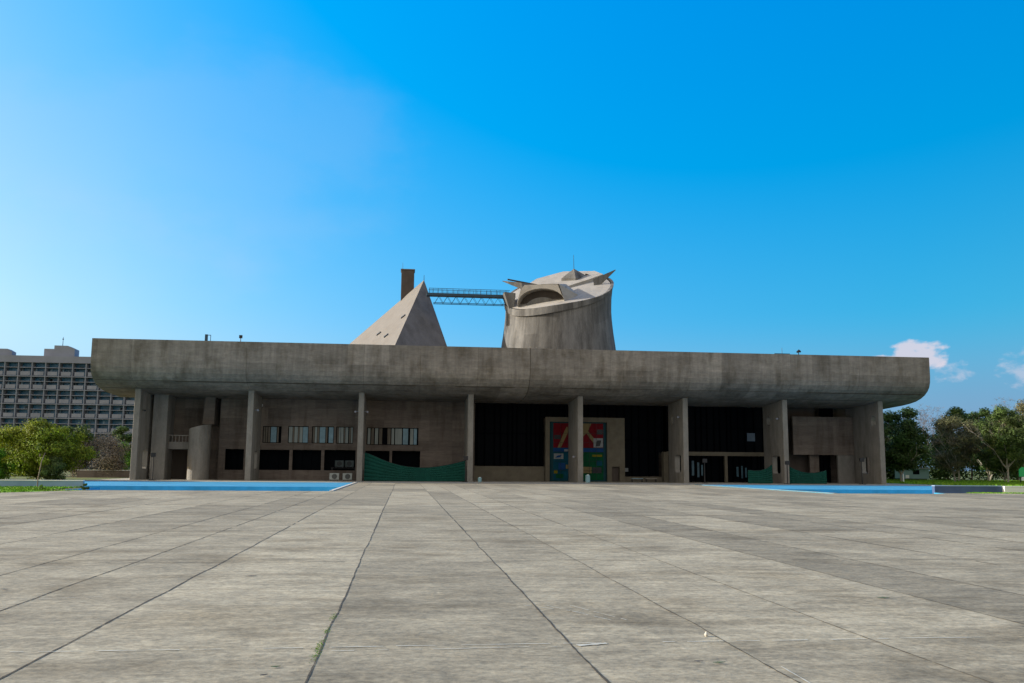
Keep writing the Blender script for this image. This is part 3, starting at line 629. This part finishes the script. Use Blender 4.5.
MB().prism([(14.3, 131.3, 27.4), (16.0, 131.3, 27.3), (15.7, 131.3, 24.9), (15.1, 131.3, 24.8)], [(14.3, 134.6, 27.4), (16.4, 134.6, 27.3), (16.0, 134.6, 25.5), (15.1, 134.6, 25.3)]).build('landing_bracket', TOW, T)
# small roof fittings
MB().box(-20.95, -20.68, 97.0, 97.2, 14.5, 15.2).box(-20.68, -20.35, 97.08, 97.12, 15.1, 15.16).box(-20.4, -20.35, 97.05, 97.1, 14.5, 15.1).build('roof_fitting', STEEL, B)
MB().tube([(-17.3, 97.05, 14.5), (-17.3, 97.05, 14.9)], [.04, .04]).box(-17.46, -17.14, 96.95, 97.15, 14.88, 15.2).build('roof_lamp', DARK, B)
MB().tube([(44.15, 97.05, 14.5), (44.15, 97.05, 14.8)], [.05, .05]).tube([(43.95, 97.05, 14.78), (44.2, 97.05, 14.95), (44.4, 97.05, 14.82)], [.1, .17, .1]).build('roof_lamp', DARK, B)
MB().tube([(42.2, 97.05, 14.5), (42.2, 97.05, 15.25)], [.03, .02], 4).box(41.3, 43.1, 97.0, 97.1, 14.5, 14.6).build('roof_fitting', STEEL, B)
# wall lamps on the piers
for px, zz, sgn in ((PX[0], 7.4, 1), (PX[1], 7.6, 1), (PX[2], 7.6, 1), (PX[2], 7.6, -1), (PX[4], 2.9, -1), (PX[5], 7.5, -1), (PX[6], 7.5, -1)):
    x0 = px+sgn*.3; MB().tube([(x0, 101.2, zz), (x0+sgn*.35, 101.1, zz)], [.05, .05], 6).tube([(x0+sgn*.3, 101.3, zz), (x0+sgn*.36, 100.85, zz-.05)], [.06, .11], 10).build('wall_lamp', DARK if px == PX[0] else SECW, B)
MB().box(-16.5, -16.2, 106.6, 106.99, 8.35, 8.6).build('security_camera', WHITE, B)

# ------------------------------------------------------------------ loose things under the portico
def flood(x, y, h, label):
    o = empty('floodlight', (x, y, 0), label, 'floodlight', 'black floodlights on stands in the portico')
    MB().tube([(x, y, .05), (x, y, h)], [.06, .05], 8).build('pole', DARK, o); MB().box(x-.3, x+.3, y-.3, y+.3, .012, .07).build('base_plate', DARK, o)
    MB().prism([(x-.26, y-.2, h-.05), (x+.26, y-.2, h-.05), (x+.26, y-.2, h+.4), (x-.26, y-.2, h+.4)], [(x-.17, y+.2, h), (x+.17, y+.2, h), (x+.17, y+.2, h+.32), (x-.17, y+.2, h+.32)]).build('lamp_head', DARK, o, bevel=.02)
flood(-25.9, 99.0, 2.45, 'black floodlight on a pole beside the leftmost pier')
flood(6.7, 98.5, 2.4, 'black floodlight at the right end of the wide green net')
flood(33.6, 99.2, 2.35, 'black floodlight beside the pier with the dark slot, right of the painted door')
flood(43.2, 99.0, 2.2, 'black floodlight just left of the second pier from the right, by the small green net')
flood(51.9, 98.6, 2.6, 'black floodlight in front of the rightmost pier')
def net(pts, y, label):    # pts: (x, top z)
    b = MB()
    sm = []
    for (xa, za), (xb, zb) in zip(pts, pts[1:]):
        for k in range(6): t = k/6; sm.append((xa+(xb-xa)*t, za+(zb-za)*t))
    sm.append(pts[-1]); rows = 7
    def p(i, j):
        x, z = sm[i]; return (x, y+.05*math.sin(i*.45+j*.3)+.02*math.sin(i*1.3), .03+(z-.03)*j/rows)
    for i in range(len(sm)-1):
        for j in range(rows): b.poly([p(i, j), p(i+1, j), p(i+1, j+1), p(i, j+1)])
    o = b.build('shade_net', NET, fix=False, smooth=True); o.modifiers.new('thickness', 'SOLIDIFY').thickness = .012
    MB().tube([p(i, rows) for i in range(len(sm))], [.02]*len(sm), 5).build('edge_rope', DARK, o)
    return tag(o, label, 'net', 'green shade nets strung under the portico')
net([(-4.2, 3.15), (-3.4, 2.85), (-2.4, 2.42), (-1.4, 2.05), (-.4, 1.78), (.6, 1.6), (1.7, 1.52), (2.8, 1.54), (3.9, 1.67), (5, 1.87), (6, 2.1), (6.9, 2.36)], 100.9, 'wide sagging green net closing the bay right of the third pier')
net([(39.2, 1.55), (40.0, 1.48), (40.7, 1.5), (41.4, 1.72), (42.1, 2.2)], 100.6, 'short bunched green net left of the second pier from the right')
net([(44.1, 2.0), (44.8, 1.65), (45.6, 1.4), (46.4, 1.27), (47.2, 1.27), (48.0, 1.4), (48.6, 1.58)], 100.6, 'sagging green net in the last bay on the right, under the hanging panel')
def ac(x, y, z, label, dim=False):
    o = empty('air_conditioner', (x, y, z), label, 'air conditioner', 'air conditioner units on the portico floor')
    mm = mat('dusty_white_metal', (.42, .46, .44), rough=.5, var=.08) if not dim else mat('shade_toned_metal', (.10, .13, .13), var=.1)  # units in the dark opening get a darker colour as painted shade
    MB().box(x, x+1.05, y, y+.4, z+.08, z+.82).build('casing', mm, o, bevel=.03)
    c = (x+.55, y-.012, z+.45); f = MB(); k = 20
    f.prism([(c[0]+.29*math.cos(2*math.pi*i/k), c[1], c[2]+.29*math.sin(2*math.pi*i/k)) for i in range(k)], [(c[0]+.29*math.cos(2*math.pi*i/k), c[1]+.01, c[2]+.29*math.sin(2*math.pi*i/k)) for i in range(k)])
    f.build('fan_grille', DARK, o)
    gr = MB()
    for i in range(-3, 4): w = math.sqrt(max(.001, .29**2-(i*.08)**2)); gr.box(c[0]-w, c[0]+w, c[1]-.02, c[1]-.008, c[2]+i*.08-.008, c[2]+i*.08+.008)
    gr.build('guard_wires', mm, o)
    for q in (.1, .85): MB().box(x+q, x+q+.1, y, y+.4, z, z+.08).build('foot', DARK, o)
ac(-8.15, 104, .012, 'pale air conditioner on the floor, farther from the third pier')
ac(-6.7, 104, .012, 'pale air conditioner on the floor, nearest the third pier')
ac(-7.9, 107.55, 1.45, 'dim air conditioner unit in the dark opening above the floor units, left one', True)
ac(-6.75, 107.55, 1.45, 'dim air conditioner unit in the dark opening above the floor units, right one', True)
# shelf that carries the two upper units
sh = MB().box(-8.3, -5.5, 107.45, 108.05, 1.36, 1.44).box(-8.25, -8.15, 107.5, 108, 0.01, 1.36).box(-5.65, -5.55, 107.5, 108, .01, 1.36).build('steel_shelf', DARK); tag(sh, 'dark steel shelf carrying two air conditioners behind the third ground floor opening', 'shelf')
def drum(x, y, r, h, label):
    o = empty('water_drum', (x, y, 0), label, 'drum', 'small pale drums at the pier feet'); m = mat('pale_blue_plastic', (.22, .38, .42), rough=.4, var=.1)
    MB().tube([(x, y, .01), (x, y, h*.08), (x, y, h*.5), (x, y, h*.9), (x, y, h)], [r*.9, r, r*1.04, r, r*.8], 16).build('drum_body', m, o, smooth=False); MB().tube([(x, y, h), (x, y, h+.05)], [r*.5, r*.5], 12).build('lid', WHITE, o)
drum(20.35, 99.6, .26, .85, 'pale blue drum at the foot of the pier before the painted door')
drum(8.35, 99.6, .2, .5, 'small pale drum at the foot of the fourth pier from the left')
for x, lb in ((27.6, 'low dark bench with a teal top, nearer the small brown door'), (29.3, 'low dark bench with a pale top, nearer the upright post')):
    o = empty('bench', (x, 106, 0), lb, 'bench', 'low benches by the dark glazing'); MB().box(x-.7, x+.7, 105.8, 106.2, .38, .45).build('seat', BLINDB if x < 28 else PALE, o)
    for s in (-.6, .6): MB().box(x+s-.04, x+s+.04, 105.85, 106.15, .012, .38).build('leg', DARK, o)

# ------------------------------------------------------------------ secretariat, far left
SE = empty('secretariat_building', (-130, 330, 0), 'long grey office slab with rows of balconies and rooftop boxes, far behind the left trees', 'building')
SX0, SX1, BW = -204.0, -88.5, 4.48
ZS = [2.3, 7.3, 12.3, 17.3, 22.2, 27.1, 31.75, 36.7]
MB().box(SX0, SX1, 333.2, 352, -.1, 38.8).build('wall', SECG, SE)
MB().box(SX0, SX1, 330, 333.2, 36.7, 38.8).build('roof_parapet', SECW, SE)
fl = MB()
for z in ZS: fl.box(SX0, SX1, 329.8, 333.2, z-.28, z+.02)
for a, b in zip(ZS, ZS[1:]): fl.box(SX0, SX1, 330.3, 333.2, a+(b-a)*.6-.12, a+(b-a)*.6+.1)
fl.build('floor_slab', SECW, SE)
nb = int((SX1-SX0)/BW)
cols = MB()
for i in range(nb+2):
    x = SX1-i*BW
    if x >= SX0-.5: cols.box(x-.15, x+.15, 329.9, 333.2, -.1, 36.5)
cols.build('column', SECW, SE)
random.seed(4)
stuff = MB(); wst = MB(); cnt = 0
for i in range(nb):
    x = SX1-(i+1)*BW
    for k in range(7):
        z0, z1 = ZS[k], ZS[k+1]; zm = z0+(z1-z0)*.6
        t = random.gauss(.5, .3); w0, w1 = x+.8, x+BW-.5
        if cnt < 98 and k >= 0 and i < 14:
            MB().box(w0, w1, 329.95, 330.15, z0+.2, z0+1.55, t).build('balcony_front', SECP, SE); cnt += 1
        else: stuff.box(w0, w1, 329.95, 330.15, z0+.2, z0+1.55, t)
        # blinds, curtains and window units seen in the shade
        for _ in range(2):
            if random.random() < .6:
                xx = random.uniform(x+.4, x+BW-1.5); lo = random.choice((z0+1.8, zm+.2)); wst.box(xx, xx+random.uniform(.5, 1.3), 333.05, 333.15, lo, lo+random.uniform(.5, 1.0), random.random())
        if random.random() < .5: wst.box(x+.35, x+.9, 332.4, 333.1, z0, zm-.2, random.random())
o = stuff.build('balcony_front', SECP, SE); o['kind'] = 'stuff'
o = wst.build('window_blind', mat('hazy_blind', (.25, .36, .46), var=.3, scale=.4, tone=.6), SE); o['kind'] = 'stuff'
rb1 = MB().box(-126, -122.5, 332, 342, 38.8, 41.55).build('roof_box', SECW, SE)
MB().prism([(-122.5, 331.5, 38.8), (-115.6, 331.5, 38.8), (-115.6, 331.5, 41.6), (-118, 331.5, 42.7), (-122.5, 331.5, 42.75)], [(-122.5, 336, 38.8), (-115.6, 336, 38.8), (-115.6, 336, 41.6), (-118, 336, 42.7), (-122.5, 336, 42.75)]).build('roof_box', SECW, SE)
MB().prism([(-146, 331.5, 38.8), (-136.4, 331.5, 38.8), (-136.4, 331.5, 40.3), (-138, 331.5, 41.2), (-146, 331.5, 41.2)], [(-146, 335, 38.8), (-136.4, 335, 38.8), (-136.4, 335, 40.3), (-138, 335, 41.2), (-146, 335, 41.2)]).build('roof_box', SECW, SE)
MB().tube([(-120.3, 333, 42.7), (-120.3, 333, 46)], [.12, .06], 5).box(-120.5, -120.1, 332.9, 333.1, 45, 45.4).build('antenna', DARK, SE)

# ------------------------------------------------------------------ trees
def branch(mb, p, d, ln, r, depth, tips, spread=.55, seg=4, shrink=.72, lift=.12):
    pts = [p]; rr = [r]; q = Vector(p); dd = Vector(d).normalized()
    for i in range(seg):
        dd = (dd+Vector((random.uniform(-.16, .16), random.uniform(-.16, .16), random.uniform(-.05, lift)))).normalized(); q = q+dd*ln/seg; pts.append(q.copy()); rr.append(r*(1-.45*(i+1)/seg))
    mb.tube(pts, rr, 6 if r > .06 else 4 if r > .03 else 3, cap=False)
    if depth == 0: tips.append(q.copy()); return
    for k in range(random.choice((2, 3, 3))):
        a = random.uniform(0, 6.28); s = spread*random.uniform(.6, 1.3); side = Vector((math.cos(a), math.sin(a), 0)); nd = (dd+side*s).normalized()
        o = pts[random.choice((seg-1, seg))] if k else q; branch(mb, o, nd, ln*shrink*random.uniform(.8, 1.15), rr[-1]*.8, depth-1, tips, spread, seg, shrink, lift)
def tree(x, y, h, w, m, bark, label, cat='tree', name='tree', trunk_h=.25, leaves=9000, size=.16, seed=1, shape='round', cs=(.12, .24), bare=False, group=None, clumps=26, sparse=1.0, depth=3, deep=None):
    random.seed(seed)
    o = empty(name, (x, y, 0), label, cat, group)
    tb = MB(); tips = []; th = h*trunk_h
    lean = Vector((random.uniform(-.08, .08), random.uniform(-.08, .08), 1)); r0_ = max(.022, h*.016)
    branch(tb, Vector((x, y, -.05)), lean, max(th, .25), r0_, 0, [], seg=4)
    top = Vector((x, y, 0))+lean.normalized()*max(th, .2)
    tips = []
    for k in range(5 if not bare else 6):
        a = 6.28*k/5+random.uniform(-.5, .5); d = Vector((math.cos(a)*.6*w/h*2, math.sin(a)*.6*w/h*2, 1)); branch(tb, Vector((x, y, th*.85)), d, (h-th)*.36, r0_*.62, depth, tips, .6)
    if bare:
        ex = MB()
        for t in tips:
            for _ in range(3):
                v = Vector((random.gauss(0, 1), random.gauss(0, 1), random.uniform(.1, 1.2))).normalized(); q = t+v*random.uniform(.3, .9); tb.tube([t, (t+q)/2+Vector((0, 0, .05)), q], [.018, .013, .008], 3, cap=False)
    tb.build('trunk', bark, o, fix=False)
    if leaves <= 0: return o
    # crown: uneven leaf clumps, each a loose cloud of small leaf faces
    cl = []
    for k in range(clumps):
        u = random.uniform(-1, 1); a = random.uniform(0, 6.28); rr = math.sqrt(max(0, 1-u*u))*random.uniform(.35, 1)
        zc = th + (h-th)*(.5+.42*u)
        env = {'round': 1, 'cone': 1.25-.95*(zc-th)/(h-th), 'bush': 1.15-.5*(zc/h)}[shape]
        cx, cy = x+math.cos(a)*rr*w*.5*env, y+math.sin(a)*rr*w*.5*env
        s = w*random.uniform(*cs); cl.append((cx, cy, zc, s, s*random.uniform(.6, .95), random.gauss(.5, .22)))
    lb = MB()
    per = int(leaves*sparse/len(cl))
    for (cx, cy, cz, s, sz, tn_) in cl:
        for _ in range(per):
            v = Vector((random.gauss(0, 1), random.gauss(0, 1), random.gauss(0, 1))).normalized(); f = random.random()**.45*random.uniform(.75, 1.15)
            p = Vector((cx+v.x*s*f, cy+v.y*s*f, max(.05, cz+v.z*sz*f)))
            nrm = (v+Vector((random.uniform(-.8, .8), random.uniform(-.8, .8), random.uniform(-.3, .9)))).normalized()
            t1 = nrm.cross(Vector((random.random(), random.random(), random.random()))).normalized(); t2 = nrm.cross(t1); a, b = size*random.uniform(.6, 1.3), size*random.uniform(.35, .7)
            lb.poly([p-t1*a, p+t2*b, p+t1*a, p-t2*b], min(1.3, max(-.2, random.gauss(tn_, .25))))
    lb.build('crown', m, o, fix=False)
    return o
# left group
tree(-36.2, 96, 5.9, 11.4, LYEL, BARK, 'large yellow-green bushy tree in front of the office slab at the left', leaves=40000, size=.12, seed=2, shape='bush', trunk_h=.05, clumps=125, cs=(.045, .12))
tree(-38.6, 93, 3.1, 3.6, LBRT, BARK, 'bright green low bush at the left edge under the yellow-green tree', 'bush', 'bush', leaves=7000, size=.1, seed=3, shape='bush', trunk_h=.04, clumps=22)
tree(-33.6, 93, 2.3, 3.0, LMID, BARK, 'dull green bush at the right foot of the large yellow-green tree', 'bush', 'bush', leaves=7000, size=.1, seed=31, shape='bush', trunk_h=.03, clumps=22)
tree(-41.3, 121, 7.0, 5.5, LMID, BARK, 'dark green tree rising behind the yellow-green tree', leaves=12000, size=.14, seed=4, trunk_h=.1, clumps=34)
tree(-38.6, 121.5, 5.1, 9.0, LBRN, TWIG, 'greyish brown leafless bush between the yellow-green tree and the portico', 'bush', 'bush', leaves=22000, size=.1, seed=5, shape='bush', trunk_h=.03, clumps=26, depth=4)
tree(-36.6, 121, 2.9, 2.6, LBRN, TWIG, 'smaller brown leafless bush beside the bright green shrub by the pier', 'bush', 'bush', leaves=5000, size=.1, seed=15, shape='bush', trunk_h=.03, clumps=18, depth=4)
tree(-40.0, 136, 4.9, 4.6, LBRT, BARK, 'bright green shrub just left of the leftmost pier', 'bush', 'bush', leaves=8000, size=.13, seed=6, shape='bush', trunk_h=.05, clumps=22)
tree(-42.8, 146, 7.6, 4.2, LDRK, BARK, 'dark green round tree above the bright shrub, left of the leftmost pier', leaves=8000, size=.15, seed=7, trunk_h=.15, clumps=22)
tree(-43.5, 103, 4.6, 4.4, LBRN, TWIG, 'grey brown bare bush at the far left edge of the picture', 'bush', 'bush', leaves=7000, size=.1, seed=8, shape='bush', trunk_h=.04, clumps=24, depth=4)
tree(-50.5, 128, 5.2, 9.0, LMID, BARK, 'green bush behind the bare bush at the far left', 'bush', 'bush', leaves=9000, size=.15, seed=9, shape='bush', trunk_h=.05, clumps=26)
tree(-24.9, 66.3, 3.1, .6, LMID, TWIG, 'thin young sapling with a bare pale stem on the grass strip', 'sapling', 'sapling', leaves=200, size=.04, seed=10, trunk_h=.8, clumps=7, depth=0)
tree(-19.9, 60.6, .42, .55, LDRK, BARK, 'tiny dark green plant at the corner of the left pool', 'plant', 'small_plant', leaves=500, size=.05, seed=11, shape='bush', trunk_h=.05, clumps=8, depth=0)
tree(-22.2, 59.6, .3, .8, LBRT, BARK, 'tiny bright tuft at the end of the grass strip', 'plant', 'small_plant', leaves=400, size=.04, seed=12, shape='bush', trunk_h=.05, clumps=8, depth=0)
# right group
RG = 'trees on the lawn at the right'
tree(67.8, 118, 10.6, 7.2, LDRK, PBARK, 'very dark dense tree directly right of the canopy end', leaves=24000, size=.17, seed=41, trunk_h=.12, clumps=80, cs=(.08, .2), group=RG)
tree(71.5, 131, 9.0, 5.0, LMID, PBARK, 'yellow-green tree peeping out between the dark tree and the brownish tree', leaves=9000, size=.17, seed=42, trunk_h=.2, clumps=28, group=RG)
tree(76.0, 118.5, 9.6, 8.2, LOLV, PBARK, 'brownish olive tree with thin foliage, second tree from the canopy', leaves=15000, size=.13, seed=43, trunk_h=.15, clumps=80, cs=(.07, .16), depth=4, group=RG)
tree(82.6, 128, 11.6, 6.5, LDRK, PBARK, 'dark green tree with a pointed top behind the brownish olive tree', leaves=15000, size=.17, seed=44, trunk_h=.15, clumps=40, group=RG)
tree(88.8, 130, 11.4, 5.2, LDRK, PBARK, 'narrow dark green tree right of the pointed one', leaves=11000, size=.17, seed=46, trunk_h=.15, clumps=32, group=RG)
tree(81.6, 116, 5.4, 4.8, LMID, PBARK, 'low mid green tree in front of the narrow dark tree', leaves=8000, size=.14, seed=47, trunk_h=.25, clumps=26, group=RG)
tree(79.2, 112, 10.4, 6.6, LMID, PBARK, 'tall grey-green tree with a forked pale trunk near the right edge', leaves=16000, size=.14, seed=48, trunk_h=.22, clumps=80, cs=(.08, .19), depth=4, group=RG)
tree(84.6, 115, 11.2, 7.0, LOLV, PBARK, 'tall olive tree cut by the right edge of the picture', leaves=15000, size=.14, seed=49, trunk_h=.25, clumps=44, depth=4, group=RG)
tree(94.5, 138, 12.0, 8.0, LDRK, PBARK, 'dark tree behind the tall olive tree at the right edge', leaves=12000, size=.2, seed=50, trunk_h=.1, clumps=36, group=RG)
tree(104, 142, 11.5, 9.0, LMID, PBARK, 'broad green tree beyond the right edge trees', leaves=9000, size=.2, seed=56, trunk_h=.1, clumps=34, group=RG)
tree(90.5, 150, 13.5, 9.5, None, TWIG, 'bare leafless tree standing up behind the dark and brownish trees', leaves=0, seed=51, bare=True, trunk_h=.3, depth=4, group=RG)
tree(100.5, 152, 13.0, 8.0, None, TWIG, 'bare leafless tree showing between the narrow dark tree and the forked tree', leaves=0, seed=52, bare=True, trunk_h=.3, depth=4, group=RG)
tree(108, 150, 14.5, 9, None, TWIG, 'tallest bare tree above the right edge trees', leaves=0, seed=53, bare=True, trunk_h=.3, depth=4, group=RG)
for i, (x, y, h, w) in enumerate(((74, 145, 7.5, 13), (84, 148, 7.5, 13), (95, 150, 7.5, 13), (107, 152, 7.5, 13))):
    tree(x, y, h, w, LDRK, BARK, ['dark hedge bush deep in shade behind the dark tree', 'dark hedge bush deep in shade behind the brownish tree', 'dark hedge bush deep in shade behind the narrow tree', 'dark hedge bush deep in shade behind the right edge trees'][i], 'bush', 'hedge_bush', leaves=10000, size=.24, seed=60+i, shape='bush', trunk_h=.03, clumps=34)
# tin hut, sign board, walker
hx = empty('hut', (80, 136, 0), 'low pale green cabin half hidden under the trees at the right', 'hut')
HG = mat('pale_green_sheet', (.22, .34, .33), var=.1)
grid_wall(MB(), [78.2, 82.2], [.35, 1.9], 135, 135.1, [(79.5, 80.6, 1.0, 1.7)]).build('wall', HG, hx); MB().box(78.2, 82.2, 135.1, 138, .35, 1.9).build('cabin_body', HG, hx); MB().box(78.0, 82.4, 134.8, 138.2, 1.9, 2.0).build('roof', PALE, hx)
MB().box(79.5, 80.6, 135.02, 135.08, 1.0, 1.7).build('window', VOID, hx); MB().box(78.4, 82.0, 135.2, 137.8, 0, .35).build('base', DARK, hx); MB().box(78.25, 78.8, 134.9, 134.99, .4, .9).build('meter_box', WHITE, hx)
sg = empty('sign_board', (78.7, 108, 0), 'bright green sign board with a white foot panel on posts at the right edge', 'sign')
SG = mat('bright_green_sign', (.03, .42, .13), rough=.5, var=.1)
MB().prism([(78.0, 108, .95), (79.6, 108, .95), (79.6, 108, 1.8), (79.3, 108, 2.1), (78.4, 108, 2.15), (78.0, 108, 1.8)], [(78.0, 108.08, .95), (79.6, 108.08, .95), (79.6, 108.08, 1.8), (79.3, 108.08, 2.1), (78.4, 108.08, 2.15), (78.0, 108.08, 1.8)]).build('board', SG, sg)
MB().box(78.3, 79.5, 107.98, 108.1, .45, .9).build('foot_panel', WHITE, sg)
for x in (78.2, 79.45): MB().box(x-.04, x+.04, 108.1, 108.18, 0, 2.0).build('post', DARK, sg)
# marker posts and plaza litter
for x, y, h, lb in ((64.6, 112, 1.2, 'short white marker post by the rightmost pier'), (84.8, 104, 1.0, 'short white marker post at the right edge')):
    tag(MB().tube([(x, y, 0), (x, y, h*.9), (x, y, h)], [.09, .08, .04], 8).build('marker_post', WHITE), lb, 'post')
LF = mat('fallen_leaf', (.04, .09, .04), var=.2); DK = mat('dark_litter', (.03, .035, .05), var=.2)
def leaf(x, y, s, m, lab, name='fallen_leaf', cat='leaf'):
    a = random.uniform(-.4, .4); ca, sa = math.cos(a)*s, math.sin(a)*s; b = MB()
    b.poly([(x-ca, y-sa, .012), (x-ca*.2-sa*.35, y+ca*.35, .012), (x, y, .009)]).poly([(x-ca*.2-sa*.35, y+ca*.35, .012), (x+ca, y+sa, .015), (x, y, .009)]).poly([(x+ca, y+sa, .015), (x+sa*.3, y-ca*.3, .012), (x, y, .009)]).poly([(x+sa*.3, y-ca*.3, .012), (x-ca, y-sa, .012), (x, y, .009)])
    o = b.build(name, m, fix=False); o.modifiers.new('thickness', 'SOLIDIFY').thickness = .004; tag(o, lab, cat)
random.seed(9)
leaf(6.22, 11.4, .09, LF, 'dark green leaf on the light slab in the right foreground'); leaf(2.72, 7.76, .055, LF, 'green leaf near the bottom, right of the centre joint crossing')
leaf(2.56, 7.82, .04, DK, 'dark leaf just left of the green leaf near the bottom'); leaf(-2.21, 14.2, .08, DK, 'dark scrap on the pale slab in the left middle')
leaf(-5.15, 12.9, .06, DK, 'dark scrap at the left edge of the plaza'); leaf(-1.0, 7.9, .04, LF, 'small green bit left of the mossy joint'); leaf(-1.05, 7.6, .03, DK, 'smallest dark bit near the bottom left of the mossy joint')
st = MB(); k = 9
st.tube([(3.03, 9.0, .0), (3.03, 9.0, .02), (3.03, 9.0, .045)], [.014, .02, .008], k); tag(st.build('pebble', KERB), 'small white pebble on the joint in the right foreground', 'pebble')
# weeds growing in the joint
wd = MB()
for _ in range(260):
    y = random.choice((8.6, 8.3, 9.6, 10.4, 8.9))+random.gauss(0, .12); x = -.72+random.gauss(0, .02); h = random.uniform(.004, .014); w = .006
    wd.poly([(x-w, y, .004), (x+w, y, .004), (x+random.uniform(-.02, .02), y+random.uniform(-.02, .02), h)])
tag(wd.build('weeds', LBRT, fix=False), 'tiny green weeds growing in the joint left of centre', 'weeds', kind='stuff')
